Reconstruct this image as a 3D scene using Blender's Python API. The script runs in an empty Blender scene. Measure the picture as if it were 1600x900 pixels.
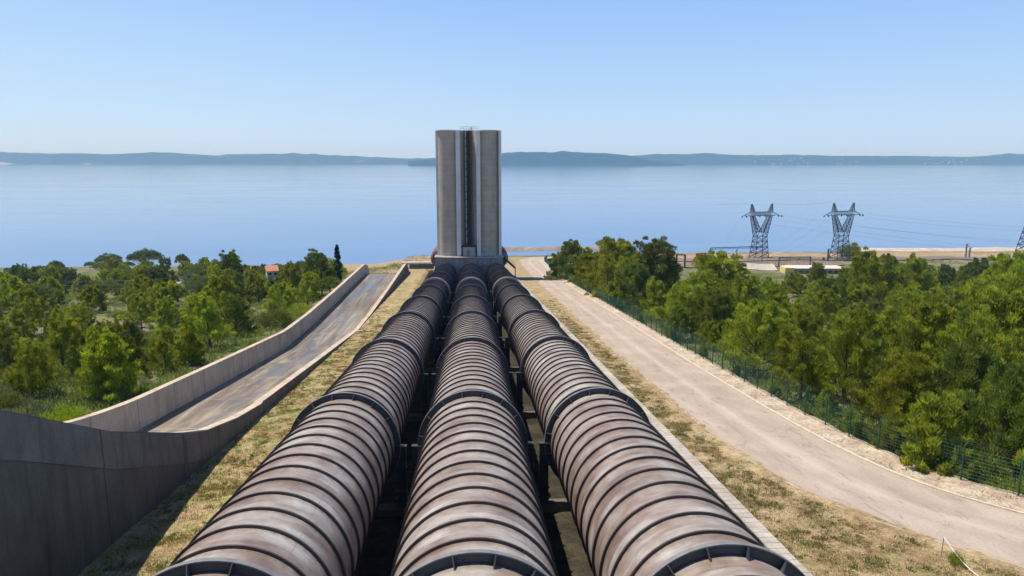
import bpy, math, random
import numpy as np
from math import sin, cos, tan, pi, radians, atan, sqrt
from mathutils import Vector, Matrix
random.seed(7)
RNG = np.random.default_rng(11)
S = bpy.context.scene
COL = S.collection

# ---------------------------------------------------------------- camera
FPX = 1100.0
PITCH = atan(200 / FPX)
YAW = radians(3.36)
cam_d = bpy.data.cameras.new('camera')
cam = bpy.data.objects.new('camera', cam_d)
COL.objects.link(cam)
cam_d.sensor_width = 36
cam_d.lens = FPX * 36 / 1600
cam_d.clip_start = 0.5
cam_d.clip_end = 60000
cam.location = (0, 0, 0)
cam.rotation_euler = (pi / 2 - PITCH, 0, -YAW)
S.camera = cam

# ---------------------------------------------------------------- sky, sun, exposure
SUN_EL = radians(66)
SUN_AZ = radians(64)          # measured from +Y towards -X
sundir = Vector((-sin(SUN_AZ) * cos(SUN_EL), cos(SUN_AZ) * cos(SUN_EL), sin(SUN_EL)))
W = bpy.data.worlds.new('World')
S.world = W
W.use_nodes = True
wn = W.node_tree
bg = wn.nodes['Background']
sky = wn.nodes.new('ShaderNodeTexSky')
sky.sky_type = 'NISHITA'
sky.sun_disc = False
sky.sun_elevation = SUN_EL
sky.sun_rotation = -SUN_AZ
sky.altitude = 0
sky.air_density = 1.0
sky.dust_density = 0.3
sky.ozone_density = 2.2
SKYS = 0.12
EXPO = 0.42
K_ = 1 / (SKYS * 2 ** EXPO)
tcw = wn.nodes.new('ShaderNodeTexCoord'); sxw = wn.nodes.new('ShaderNodeSeparateXYZ'); wn.links.new(tcw.outputs['Generated'], sxw.inputs[0])
rw = wn.nodes.new('ShaderNodeValToRGB'); wn.links.new(sxw.outputs[2], rw.inputs[0])
els = rw.color_ramp.elements
while len(els) < 6: els.new(.5)
for el, (p_, c_) in zip(els, [(0.0, (.46, .70, 1.2)), (.035, (.51, .71, 1.0)), (.10, (.44, .66, .99)), (.22, (.30, .53, .97)), (.45, (.13, .27, .62)), (1.0, (.05, .13, .36))]):
    el.position = p_; el.color = (*c_, 1)
# the sky pales towards the sun side (left)
mpx = wn.nodes.new('ShaderNodeMapRange'); wn.links.new(sxw.outputs[0], mpx.inputs[0])
mpx.inputs[1].default_value = .1; mpx.inputs[2].default_value = -.75; mpx.inputs[3].default_value = 0; mpx.inputs[4].default_value = .55
mpz = wn.nodes.new('ShaderNodeMapRange'); wn.links.new(sxw.outputs[2], mpz.inputs[0])
mpz.inputs[1].default_value = .0; mpz.inputs[2].default_value = .4; mpz.inputs[3].default_value = 1; mpz.inputs[4].default_value = 0
mm_ = wn.nodes.new('ShaderNodeMath'); mm_.operation = 'MULTIPLY'; wn.links.new(mpx.outputs[0], mm_.inputs[0]); wn.links.new(mpz.outputs[0], mm_.inputs[1])
mxl = wn.nodes.new('ShaderNodeMix'); mxl.data_type = 'RGBA'; wn.links.new(mm_.outputs[0], mxl.inputs[0]); wn.links.new(rw.outputs[0], mxl.inputs[6]); mxl.inputs[7].default_value = (.66, .86, 1.0, 1)
ml = wn.nodes.new('ShaderNodeVectorMath'); ml.operation = 'SCALE'; ml.inputs['Scale'].default_value = K_
wn.links.new(mxl.outputs[2], ml.inputs[0])
mw = wn.nodes.new('ShaderNodeMix'); mw.data_type = 'RGBA'; mw.inputs[0].default_value = .88
wn.links.new(sky.outputs[0], mw.inputs[6]); wn.links.new(ml.outputs[0], mw.inputs[7])
wn.links.new(mw.outputs[2], bg.inputs[0])
bg.inputs[1].default_value = SKYS
sl = bpy.data.lights.new('sun', 'SUN')
sl.energy = 4.6
sl.angle = radians(0.53)
sl.color = (1.0, 0.91, 0.76)
so = bpy.data.objects.new('sun', sl)
COL.objects.link(so)
so.rotation_euler = (-sundir).to_track_quat('-Z', 'Y').to_euler()
S.view_settings.view_transform = 'Standard'
S.view_settings.look = 'None'
S.view_settings.exposure = EXPO
S.view_settings.gamma = 1
S.view_settings.use_curve_mapping = False
S.cycles.max_bounces = 6
S.cycles.volume_bounces = 0
S.cycles.transparent_max_bounces = 12

# ---------------------------------------------------------------- helpers
Fv = Vector((sin(YAW) * cos(PITCH), cos(YAW) * cos(PITCH), -sin(PITCH)))
Rv = Vector((cos(YAW), -sin(YAW), 0))
Uv = Rv.cross(Fv)


def at(px, py, z):
    """world point seen at photo pixel (px,py) at a distance z along the view axis"""
    return (Fv + Rv * ((px - 800) / FPX) - Uv * ((py - 450) / FPX)) * z


def tag(o, label=None, cat=None, group=None, kind=None):
    if label: o['label'] = label
    if cat: o['category'] = cat
    if group: o['group'] = group
    if kind: o['kind'] = kind
    return o


def empty(name, loc, rot=(0, 0, 0)):
    o = bpy.data.objects.new(name, None)
    COL.objects.link(o)
    o.location = loc
    o.rotation_euler = rot
    o.empty_display_size = 0.2
    return o


class MB:
    def __init__(self):
        self.v = []; self.f = []

    def add(self, vs, fs):
        n = len(self.v)
        self.v.extend([tuple(p) for p in vs])
        self.f.extend([tuple(i + n for i in f) for f in fs])
        return self

    def box(self, c, s, rz=0, taper=1.0):
        cx, cy, cz = c; sx, sy, sz = s[0] / 2, s[1] / 2, s[2] / 2
        vs = []
        for dz in (-1, 1):
            k = 1 if dz < 0 else taper
            for dx, dy in ((-1, -1), (1, -1), (1, 1), (-1, 1)):
                x, y = dx * sx * k, dy * sy * k
                vs.append((cx + x * cos(rz) - y * sin(rz), cy + x * sin(rz) + y * cos(rz), cz + dz * sz))
        return self.add(vs, [(3, 2, 1, 0), (4, 5, 6, 7), (0, 1, 5, 4), (1, 2, 6, 5), (2, 3, 7, 6), (3, 0, 4, 7)])

    def bar(self, p, q, w, n=4, w2=None):
        p = Vector(p); q = Vector(q); d = q - p
        if d.length < 1e-6: return self
        d.normalize()
        a = d.cross(Vector((0, 0, 1)))
        if a.length < 1e-3: a = d.cross(Vector((1, 0, 0)))
        a.normalize(); b = d.cross(a)
        w2 = w if w2 is None else w2
        vs = []
        for base, ww in ((p, w), (q, w2)):
            for k in range(n):
                t = 2 * pi * (k + .5) / n
                vs.append(base + (a * cos(t) + b * sin(t)) * ww * (0.7071 if n == 4 else .5))
        fs = [(k, (k + 1) % n, n + (k + 1) % n, n + k) for k in range(n)]
        fs += [tuple(range(n - 1, -1, -1)), tuple(range(n, 2 * n))]
        return self.add(vs, fs)

    def tube(self, pts, rad, n=8):
        pts = [Vector(p) for p in pts]
        base = len(self.v)
        for i, p in enumerate(pts):
            d = (pts[min(i + 1, len(pts) - 1)] - pts[max(i - 1, 0)]).normalized()
            a = d.cross(Vector((0.3, 0.9, 0.2))).normalized(); b = d.cross(a)
            r = rad[i] if hasattr(rad, '__len__') else rad
            for k in range(n):
                t = 2 * pi * k / n
                self.v.append(tuple(p + (a * cos(t) + b * sin(t)) * r))
        for i in range(len(pts) - 1):
            for k in range(n):
                k2 = (k + 1) % n
                self.f.append((base + i * n + k, base + i * n + k2, base + (i + 1) * n + k2, base + (i + 1) * n + k))
        self.f.append(tuple(base + k for k in range(n - 1, -1, -1)))
        self.f.append(tuple(base + (len(pts) - 1) * n + k for k in range(n)))
        return self

    def revolve(self, prof, n=96, a0=0, a1=2 * pi, closed=True):
        """prof: (r, y) loop swept about the Y axis"""
        m = len(prof); base = len(self.v)
        full = abs(a1 - a0 - 2 * pi) < 1e-6
        steps = n if full else n + 1
        for i in range(steps):
            t = a0 + (a1 - a0) * i / n
            for r, y in prof: self.v.append((r * sin(t), y, r * cos(t)))
        for i in range(n):
            j = (i + 1) % steps
            for k in range(m if closed else m - 1):
                k2 = (k + 1) % m
                self.f.append((base + i * m + k, base + i * m + k2, base + j * m + k2, base + j * m + k))
        return self

    def build(self, name, mat, parent=None, rel=None, smooth=False):
        me = bpy.data.meshes.new(name)
        vs = self.v
        if rel is not None:
            rx, ry, rz = rel
            vs = [(x - rx, y - ry, z - rz) for x, y, z in vs]
        me.from_pydata(vs, [], self.f)
        if smooth: me.shade_smooth()
        me.materials.append(mat)
        o = bpy.data.objects.new(name, me)
        COL.objects.link(o)
        if parent: o.parent = parent
        return o


def np_mesh(name, V, F, mat, parent=None, smooth=False):
    """V (n,3) floats, F (m,k) ints"""
    me = bpy.data.meshes.new(name)
    V = np.asarray(V, dtype=np.float32); F = np.asarray(F, dtype=np.int32)
    m, k = F.shape
    me.vertices.add(len(V)); me.vertices.foreach_set('co', V.ravel())
    me.loops.add(m * k); me.loops.foreach_set('vertex_index', F.ravel())
    me.polygons.add(m)
    me.polygons.foreach_set('loop_start', np.arange(0, m * k, k, dtype=np.int32))
    me.update(calc_edges=True); me.validate()
    if smooth: me.shade_smooth()
    me.materials.append(mat)
    o = bpy.data.objects.new(name, me)
    COL.objects.link(o)
    if parent: o.parent = parent
    return o


def grid_mesh(name, X, Y, Z, mat, smooth=True):
    ny, nx = X.shape
    V = np.stack([X.ravel(), Y.ravel(), Z.ravel()], 1)
    i = np.arange(ny - 1)[:, None] * nx + np.arange(nx - 1)[None, :]
    i = i.ravel()
    F = np.stack([i, i + 1, i + nx + 1, i + nx], 1)
    return np_mesh(name, V, F, mat, smooth=smooth)


def vnoise(x, y, seed=0):
    x = np.asarray(x, float); y = np.asarray(y, float)
    xi = np.floor(x); yi = np.floor(y); fx = x - xi; fy = y - yi
    fx = fx * fx * (3 - 2 * fx); fy = fy * fy * (3 - 2 * fy)

    def h(a, b):
        t = np.sin(a * 127.1 + b * 311.7 + seed * 74.7) * 43758.5453
        return t - np.floor(t)
    return (h(xi, yi) * (1 - fx) + h(xi + 1, yi) * fx) * (1 - fy) + (h(xi, yi + 1) * (1 - fx) + h(xi + 1, yi + 1) * fx) * fy


def sstep(a, b, x):
    t = np.clip((np.asarray(x, float) - a) / (b - a), 0, 1)
    return t * t * (3 - 2 * t)


# ---------------------------------------------------------------- materials
class NT:
    def __init__(self, name):
        self.m = bpy.data.materials.new(name); self.m.use_nodes = True
        self.t = self.m.node_tree; self.b = self.t.nodes['Principled BSDF']
        self.out = self.t.nodes['Material Output']

    def n(self, typ, **kw):
        o = self.t.nodes.new(typ)
        for k, v in kw.items(): setattr(o, k, v)
        return o

    def l(self, a, b): self.t.links.new(a, b); return self

    def coord(self, scale=(1, 1, 1), which='Object', rot=(0, 0, 0), loc=(0, 0, 0)):
        c = self.n('ShaderNodeTexCoord'); mp = self.n('ShaderNodeMapping')
        mp.inputs['Scale'].default_value = scale; mp.inputs['Rotation'].default_value = rot
        mp.inputs['Location'].default_value = loc
        self.l(c.outputs[which], mp.inputs[0]); return mp.outputs[0]

    def noise(self, vec, scale, detail=4, rough=.55, dist=0):
        o = self.n('ShaderNodeTexNoise')
        o.inputs['Scale'].default_value = scale; o.inputs['Detail'].default_value = detail
        o.inputs['Roughness'].default_value = rough; o.inputs['Distortion'].default_value = dist
        self.l(vec, o.inputs['Vector']); return o.outputs['Fac']

    def ramp(self, fac, stops, interp='LINEAR'):
        r = self.n('ShaderNodeValToRGB'); r.color_ramp.interpolation = interp
        e = r.color_ramp.elements
        while len(e) < len(stops): e.new(0.5)
        for el, (p, c) in zip(e, stops):
            el.position = p
            el.color = (c, c, c, 1) if not hasattr(c, '__len__') else (*c, 1)
        self.l(fac, r.inputs[0]); return r.outputs[0]

    def mix(self, fac, a, b, mode='MIX'):
        o = self.n('ShaderNodeMix', data_type='RGBA', blend_type=mode)
        for sock, v in ((o.inputs[0], fac), (o.inputs[6], a), (o.inputs[7], b)):
            if isinstance(v, (int, float)): sock.default_value = v
            elif isinstance(v, (tuple, list)): sock.default_value = (*v, 1)
            else: self.l(v, sock)
        return o.outputs[2]

    def math(self, op, a, b=None, c=None):
        o = self.n('ShaderNodeMath', operation=op)
        for s_, v in zip(o.inputs, (a, b, c)):
            if v is None: continue
            if isinstance(v, (int, float)): s_.default_value = v
            else: self.l(v, s_)
        return o.outputs[0]

    def bump(self, h, strength=.4, dist=.05):
        o = self.n('ShaderNodeBump'); o.inputs['Strength'].default_value = strength
        o.inputs['Distance'].default_value = dist
        self.l(h, o.inputs['Height']); self.l(o.outputs[0], self.b.inputs['Normal'])

    def base(self, col, rough=.8, metal=0, spec=None):
        if isinstance(col, (tuple, list)): self.b.inputs['Base Color'].default_value = (*col, 1)
        else: self.l(col, self.b.inputs['Base Color'])
        if isinstance(rough, (int, float)): self.b.inputs['Roughness'].default_value = rough
        else: self.l(rough, self.b.inputs['Roughness'])
        self.b.inputs['Metallic'].default_value = metal
        if spec is not None: self.b.inputs['Specular IOR Level'].default_value = spec
        return self.m


def simple(name, col, rough=.7, metal=0, var=.25, scale=3.0):
    m = NT(name); c = m.coord()
    f = m.noise(c, scale, 5)
    a = tuple(x * (1 - var) for x in col); b = tuple(min(1, x * (1 + var)) for x in col)
    return m.base(m.ramp(f, [(.3, a), (.7, b)]), rough, metal)


def mat_ground(name, cols, scale=.6, green=(.10, .13, .04), gthr=(.55, .68), gamt=.8, bs=.6, fine=(.62, 1.3)):
    m = NT(name); c = m.coord()
    big = m.noise(c, scale, 6, .6)
    fine_n = m.noise(c, scale * 14, 5, .7)
    col = m.ramp(big, [(.3, cols[0]), (.5, cols[1]), (.7, cols[2])])
    spk = m.ramp(fine_n, [(.32, fine[0]), (.68, fine[1])])
    col = m.mix(1.0, col, spk, 'MULTIPLY')
    g1 = m.noise(c, scale * .9, 5, .65); g2 = m.noise(c, scale * 9, 4, .7)
    g = m.math('ADD', m.math('MULTIPLY', g1, .65), m.math('MULTIPLY', g2, .35))
    gm = m.ramp(g, [(gthr[0], 0.0), (gthr[1], gamt)])
    col = m.mix(gm, col, green)
    mid = m.noise(c, scale * 4.5, 6, .7, .4)
    col = m.mix(1.0, col, m.ramp(mid, [(.34, .68), (.5, 1.0), (.68, 1.22)]), 'MULTIPLY')
    m.bump(m.noise(c, scale * 18, 5, .7), bs, .08)
    return m.base(col, .95, spec=.1)


M = {}
M['scrub'] = mat_ground('scrub_ground', [(.14, .12, .065), (.22, .185, .11), (.32, .265, .17)], .12, (.075, .11, .03), (.42, .56), .85)
M['dry'] = mat_ground('dry_grass_ground', [(.24, .172, .092), (.335, .252, .145), (.43, .335, .21)], .45, (.15, .19, .055), (.545, .66), .75)
M['dryleft'] = mat_ground('dry_grass_slope', [(.25, .182, .092), (.36, .27, .15), (.46, .36, .225)], .35, (.14, .20, .045), (.48, .62), .8)
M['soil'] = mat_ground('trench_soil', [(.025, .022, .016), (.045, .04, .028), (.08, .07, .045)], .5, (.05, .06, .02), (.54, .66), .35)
M['gravel'] = mat_ground('gravel_shoulder', [(.33, .265, .20), (.46, .38, .29), (.57, .49, .39)], .6, (.30, .18, .13), (.52, .66), .55, bs=.9)
M['sand'] = mat_ground('sandy_shore', [(.19, .15, .11), (.28, .225, .165), (.37, .31, .24)], .05, (.12, .12, .05), (.5, .62), .7)

# road
m = NT('road_dusty_concrete'); c = m.coord(); cs = m.coord((1, .10, 1))
n1 = m.noise(cs, .55, 6, .65, .4); n2 = m.noise(c, .25, 5); n3 = m.noise(c, 9, 6, .75); n4 = m.noise(m.coord((1, .2, 1)), 1.6, 6, .7, .6)
col = m.ramp(n1, [(.25, (.32, .25, .20)), (.5, (.38, .305, .245)), (.75, (.44, .37, .305))])
sepp = m.n('ShaderNodeSeparateXYZ'); m.l(m.coord(), sepp.inputs[0])
nearg = m.ramp(m.math('MULTIPLY', sepp.outputs[1], 1 / 110.0), [(.2, .75), (.75, 0.0)])
col = m.mix(nearg, col, m.ramp(n1, [(.25, (.28, .24, .20)), (.5, (.35, .305, .255)), (.75, (.45, .40, .345))]))
col = m.mix(m.ramp(n2, [(.45, 0.0), (.7, .5)]), col, (.50, .43, .37))
col = m.mix(m.ramp(n4, [(.57, 0.0), (.68, .65)]), col, (.19, .165, .145))
col = m.mix(1.0, col, m.ramp(n3, [(.3, .8), (.7, 1.15)]), 'MULTIPLY')
vo = m.n('ShaderNodeTexVoronoi', feature='DISTANCE_TO_EDGE'); vo.inputs['Scale'].default_value = .22
wv = m.n('ShaderNodeVectorMath', operation='ADD')
nn = m.n('ShaderNodeTexNoise'); nn.inputs['Scale'].default_value = .8; nn.inputs['Detail'].default_value = 6
m.l(m.coord(), nn.inputs['Vector']); m.l(nn.outputs['Color'], wv.inputs[0]); m.l(m.coord(), wv.inputs[1]); m.l(wv.outputs[0], vo.inputs['Vector'])
crk = m.math('MULTIPLY', m.ramp(vo.outputs['Distance'], [(0, 1.0), (.012, 0.0)]), m.ramp(m.noise(c, .12, 3), [(.52, 0.0), (.66, .35)]))
col = m.mix(crk, col, (.13, .11, .10))
um = m.n('ShaderNodeUVMap'); um.uv_map = 'along'; us = m.n('ShaderNodeSeparateXYZ'); m.l(um.outputs[0], us.inputs[0])
wob = m.math('MULTIPLY', m.math('SUBTRACT', m.noise(um.outputs[0], 1.2, 3), .5), .10)
tu = m.math('ADD', us.outputs[0], wob)
tk = m.math('ABSOLUTE', m.math('SUBTRACT', m.math('ABSOLUTE', m.math('SUBTRACT', tu, .48)), .16))
tkm = m.math('MULTIPLY', m.ramp(tk, [(.0, 1.0), (.075, 0.0)]), m.ramp(n2, [(.3, .25), (.7, .75)]))
col = m.mix(m.math('MULTIPLY', tkm, .5), col, (.27, .235, .20))
mid_ = m.ramp(m.math('ABSOLUTE', m.math('SUBTRACT', tu, .48)), [(0, .45), (.07, 0.0)])
col = m.mix(mid_, col, (.50, .44, .36))
edge_ = m.ramp(m.math('ABSOLUTE', m.math('SUBTRACT', us.outputs[0], .5)), [(.40, 0.0), (.5, .7)])
col = m.mix(m.math('MULTIPLY', edge_, m.ramp(m.noise(m.coord(), 2.5, 5, .7), [(.35, 0.0), (.6, 1.0)])), col, (.36, .29, .20))
pat = m.noise(m.coord((1, .25, 1), loc=(31, 8, 0)), .9, 6, .75, 1.0)
col = m.mix(m.ramp(pat, [(.60, 0.0), (.64, .5)]), col, (.235, .205, .18))
m.bump(n3, .6, .04)
M['road'] = m.base(col, .95, spec=.15)


def concrete(name, dark, light, joints=None, board=None, stain=.5, bumps=.25, rough=.85, streak=(1.2, 1.2, .12)):
    m = NT(name); c = m.coord()
    n1 = m.noise(c, .35, 6, .62); n2 = m.noise(c, 7, 5, .7)
    col = m.ramp(n1, [(.3, dark), (.7, light)])
    st = m.noise(m.coord(streak), 1.0, 6, .65)
    col = m.mix(m.ramp(st, [(.48, 0.0), (.72, stain)]), col, tuple(x * .38 for x in dark))
    st2 = m.noise(m.coord(streak, loc=(13, 5, 2)), .8, 5, .6)
    col = m.mix(m.ramp(st2, [(.56, 0.0), (.75, .4)]), col, tuple(min(1, x * 1.25) for x in light))
    col = m.mix(1.0, col, m.ramp(n2, [(.3, .85), (.7, 1.1)]), 'MULTIPLY')
    sep = m.n('ShaderNodeSeparateXYZ'); m.l(m.coord(), sep.inputs[0])
    for ax, period, width, amt in (joints or []):
        fr = m.math('FRACT', m.math('DIVIDE', sep.outputs[ax], period))
        ln = m.math('LESS_THAN', fr, width / period)
        col = m.mix(m.math('MULTIPLY', ln, amt), col, tuple(x * .35 for x in dark))
    m.bump(n2, bumps, .03)
    return m.base(col, rough, spec=.25)


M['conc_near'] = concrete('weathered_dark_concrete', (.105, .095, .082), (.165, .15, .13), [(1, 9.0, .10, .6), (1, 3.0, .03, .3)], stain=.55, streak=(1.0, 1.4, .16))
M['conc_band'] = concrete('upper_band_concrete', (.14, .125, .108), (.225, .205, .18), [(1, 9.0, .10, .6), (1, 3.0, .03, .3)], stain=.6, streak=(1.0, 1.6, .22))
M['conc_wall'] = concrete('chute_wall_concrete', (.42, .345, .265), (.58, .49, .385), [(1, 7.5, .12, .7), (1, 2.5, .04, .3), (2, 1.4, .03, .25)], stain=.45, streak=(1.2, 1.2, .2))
M['conc_block'] = concrete('base_block_concrete', (.24, .21, .175), (.38, .335, .28), [(0, 1.3, .06, .5)], stain=.6)
M['conc_tower'] = concrete('tower_board_concrete', (.45, .365, .27), (.58, .485, .375), [(2, 1.5, .08, .35), (0, 1.2, .04, .2)], stain=.22, streak=(.8, .8, .04))
M['white'] = concrete('white_painted_concrete', (.66, .64, .61), (.80, .78, .75), None, stain=.12)
M['kerb'] = concrete('kerb_slab_concrete', (.27, .24, .20), (.52, .48, .43), [(1, .55, .05, .75), (0, .28, .02, .4)], stain=.4)
M['kerbdust'] = simple('dusty_kerb_stone', (.38, .32, .25), .95, var=.3, scale=2)
M['kerbline'] = simple('pale_kerb_stone', (.50, .43, .35), .9, var=.2)

# chute floor: wet streaks on stained concrete
m = NT('wet_chute_floor'); c = m.coord((1, .045, 1)); c2 = m.coord()
w = m.noise(c, .7, 6, .6, .8)
st = m.noise(m.coord((1, .05, 1), loc=(7, 3, 0)), .9, 6, .65, .5)
col = m.ramp(st, [(.32, (.085, .062, .040)), (.5, (.185, .145, .102)), (.68, (.31, .265, .205))])
sep = m.n('ShaderNodeSeparateXYZ'); m.l(c2, sep.inputs[0])
# the water runs down the left two thirds of the chute
xm = m.ramp(m.math('MULTIPLY_ADD', sep.outputs[0], 1 / 12.0, 29.2 / 12.0), [(0.0, .1), (.12, .6), (.32, .95), (.55, .6), (.72, .08), (1, 0.0)])
wm = m.math('MULTIPLY', m.ramp(w, [(.42, 0.0), (.52, 1.0)]), m.math('MULTIPLY', xm, m.ramp(m.math('MULTIPLY', sep.outputs[1], 1 / 200.0), [(.28, .45), (.5, 1.0)])))
col = m.mix(m.math('MULTIPLY', wm, .6), col, (.085, .09, .105))
fr = m.math('LESS_THAN', m.math('FRACT', m.math('DIVIDE', sep.outputs[1], 12.0)), .012)
col = m.mix(m.math('MULTIPLY', fr, .5), col, (.42, .39, .35))
rg = m.mix(wm, (.9, .9, .9), (.2, .2, .2))
bw = m.n('ShaderNodeRGBToBW'); m.l(rg, bw.inputs[0])
m.bump(m.noise(c2, 4, 5, .7), .25, .05)
M['chute'] = m.base(col, bw.outputs[0], spec=.6)

KCOS = cos(atan(.1))
# penstock paint: weathered grey over brown primer, washed round the pipe
m = NT('weathered_pipe_paint')
tc = m.n('ShaderNodeTexCoord'); sep = m.n('ShaderNodeSeparateXYZ'); m.l(tc.outputs['Object'], sep.inputs[0])
oi = m.n('ShaderNodeObjectInfo')
ang = m.math('ARCTAN2', sep.outputs[0], sep.outputs[2])
ysh = m.math('ADD', sep.outputs[1], m.math('MULTIPLY', oi.outputs['Location'] if False else m.math('MULTIPLY', oi.outputs['Random'], 1.0), 371.0))
def vec(*xs):
    o = m.n('ShaderNodeCombineXYZ')
    for s_, v in zip(o.inputs, xs):
        if isinstance(v, (int, float)): s_.default_value = v
        else: m.l(v, s_)
    return o.outputs[0]
band = m.math('FLOOR', m.math('DIVIDE', sep.outputs[1], 20.0 / 14))
patch = m.noise(vec(m.math('MULTIPLY', ang, .9), m.math('MULTIPLY', ysh, .22), m.math('MULTIPLY', band, 1.37)), 1.3, 5, .6, .3)
patch2 = m.noise(vec(m.math('MULTIPLY', ang, 1.4), m.math('MULTIPLY', ysh, 1.6), 0.0), 1.2, 5, .65, .2)
pp = m.math('ADD', m.math('MULTIPLY', patch, .6), m.math('MULTIPLY', patch2, .4))
col = m.ramp(pp, [(.37, (.150, .105, .083)), (.455, (.23, .172, .14)), (.535, (.30, .258, .226)), (.66, (.46, .435, .405))])
strk = m.noise(vec(m.math('MULTIPLY', ang, .5), m.math('MULTIPLY', ysh, 9.0), 0.0), 1.0, 4, .7)
col = m.mix(1.0, col, m.ramp(strk, [(.3, .88), (.7, 1.08)]), 'MULTIPLY')
drk = m.noise(vec(m.math('MULTIPLY', ang, .7), m.math('MULTIPLY', ysh, .5), 4.0), 1.6, 4, .6)
col = m.mix(m.ramp(drk, [(.63, 0.0), (.75, .4)]), col, (.10, .07, .06))
# near-black tone that grows towards the lower reach of the pipe
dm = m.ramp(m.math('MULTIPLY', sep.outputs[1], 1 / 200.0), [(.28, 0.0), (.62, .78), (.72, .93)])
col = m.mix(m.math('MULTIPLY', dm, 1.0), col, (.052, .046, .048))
# rust and dirt gathered along the hoops, running down from them
ru = m.math('FRACT', m.math('DIVIDE', m.math('SUBTRACT', sep.outputs[1], (17.8 - 142.857) / KCOS), 20.0 / 14 / KCOS))
rd = m.math('ABSOLUTE', m.math('SUBTRACT', ru, .5))          # .5 at a hoop
runs = m.noise(vec(m.math('MULTIPLY', ang, 3.5), m.math('MULTIPLY', ysh, .9), 2.0), 3.0, 5, .7)
rm_ = m.math('MULTIPLY', m.ramp(rd, [(.30, 0.0), (.47, 1.0)]), m.ramp(runs, [(.42, 0.0), (.62, .75)]))
col = m.mix(rm_, col, (.105, .068, .048))
spots = m.noise(m.coord(), 9.0, 4, .7)
col = m.mix(m.ramp(spots, [(.66, 0.0), (.74, .5)]), col, (.12, .075, .055))
lseam = m.math('LESS_THAN', m.math('ABSOLUTE', m.math('SUBTRACT', ang, .62)), .006)
col = m.mix(m.math('MULTIPLY', lseam, .45), col, (.18, .14, .12))
# weld seams
seam = m.math('LESS_THAN', m.math('FRACT', m.math('DIVIDE', m.math('ADD', sep.outputs[1], .75), 20.0 / 7)), .008)
col = m.mix(m.math('MULTIPLY', seam, .4), col, (.25, .2, .18))
m.bump(strk, .06, .02)
M['pipe'] = m.base(col, .46, spec=.45)
M['ring'] = simple('dark_ring_steel', (.050, .043, .041), .6, var=.3, scale=1.5)
M['collar'] = simple('grey_collar_steel', (.045, .047, .053), .55, var=.25, scale=1.2)
M['rim_sunlit'] = simple('collar_rim_sunlit', (.17, .17, .175), .55, var=.2)  # sunlit edge of the collar, put into a lighter rim colour
M['sleeve'] = simple('pale_pink_sleeve_paint', (.42, .32, .26), .6, var=.15)
M['steel'] = simple('galvanised_steel', (.035, .045, .062), .6, var=.2, scale=1)
M['mast'] = simple('grey_mast', (.26, .24, .22), .7, var=.2)
M['pale'] = simple('pale_metal', (.62, .62, .60), .6, var=.1)
M['rust'] = simple('rusty_steel', (.14, .09, .07), .8, var=.25)
M['insul'] = simple('green_glass_insulator', (.02, .13, .10), .7, var=.2)
M['cable'] = simple('power_cable', (.13, .15, .19), .6, var=.1)
M['fence'] = simple('green_fence_paint', (.010, .085, .060), .5, var=.2)
M['trunk'] = simple('pine_bark', (.085, .062, .045), .95, var=.4, scale=5)
M['black'] = simple('dark_steel', (.03, .03, .035), .6, var=.2)
M['yellow'] = simple('pale_yellow_render', (.72, .55, .24), .9, var=.06)
M['roofpale'] = simple('pale_flat_roof', (.62, .50, .42), .9, var=.12, scale=.5)
M['housewall'] = simple('white_house_render', (.62, .58, .52), .9, var=.08)
M['tile'] = simple('red_roof_tile', (.42, .17, .10), .9, var=.2)
M['glass'] = simple('dark_window_glass', (.03, .035, .04), .2, var=.2)
M['tape'] = simple('white_tape', (.8, .79, .74), .6, var=.05)
M['stone'] = simple('pale_stone_embankment', (.44, .39, .33), .95, var=.2, scale=.2)
M['rail'] = simple('track_ballast', (.17, .13, .11), .95, var=.3, scale=.3)


def foliage(name, c_dark, c_mid, c_tip, trans=.35, sc=.9):
    m = NT(name); g = m.n('ShaderNodeNewGeometry'); c = m.n('ShaderNodeTexCoord'); oi = m.n('ShaderNodeObjectInfo')
    n = m.noise(c.outputs['Object'], sc, 3, .6)
    isl = g.outputs['Random Per Island']
    f = m.math('ADD', m.math('MULTIPLY', n, .8), m.math('MULTIPLY', isl, .2))
    col = m.ramp(f, [(.33, c_dark), (.5, c_mid), (.68, c_tip)])
    hv = m.n('ShaderNodeHueSaturation'); m.l(col, hv.inputs['Color'])
    hv.inputs['Saturation'].default_value = 1.0
    m.l(m.math('MULTIPLY_ADD', oi.outputs['Random'], .022, .497), hv.inputs['Hue'])
    m.l(m.math('MULTIPLY_ADD', oi.outputs['Random'], .5, .86), hv.inputs['Value'])
    m.base(hv.outputs[0], .75, spec=.15)
    tr = m.n('ShaderNodeBsdfTranslucent')
    tcx = m.mix(1.0, hv.outputs[0], (1.25, 1.2, .55), 'MULTIPLY'); m.l(tcx, tr.inputs[0])
    mx = m.n('ShaderNodeMixShader'); mx.inputs[0].default_value = trans
    m.l(m.b.outputs[0], mx.inputs[1]); m.l(tr.outputs[0], mx.inputs[2]); m.l(mx.outputs[0], m.out.inputs[0])
    return m.m


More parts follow.
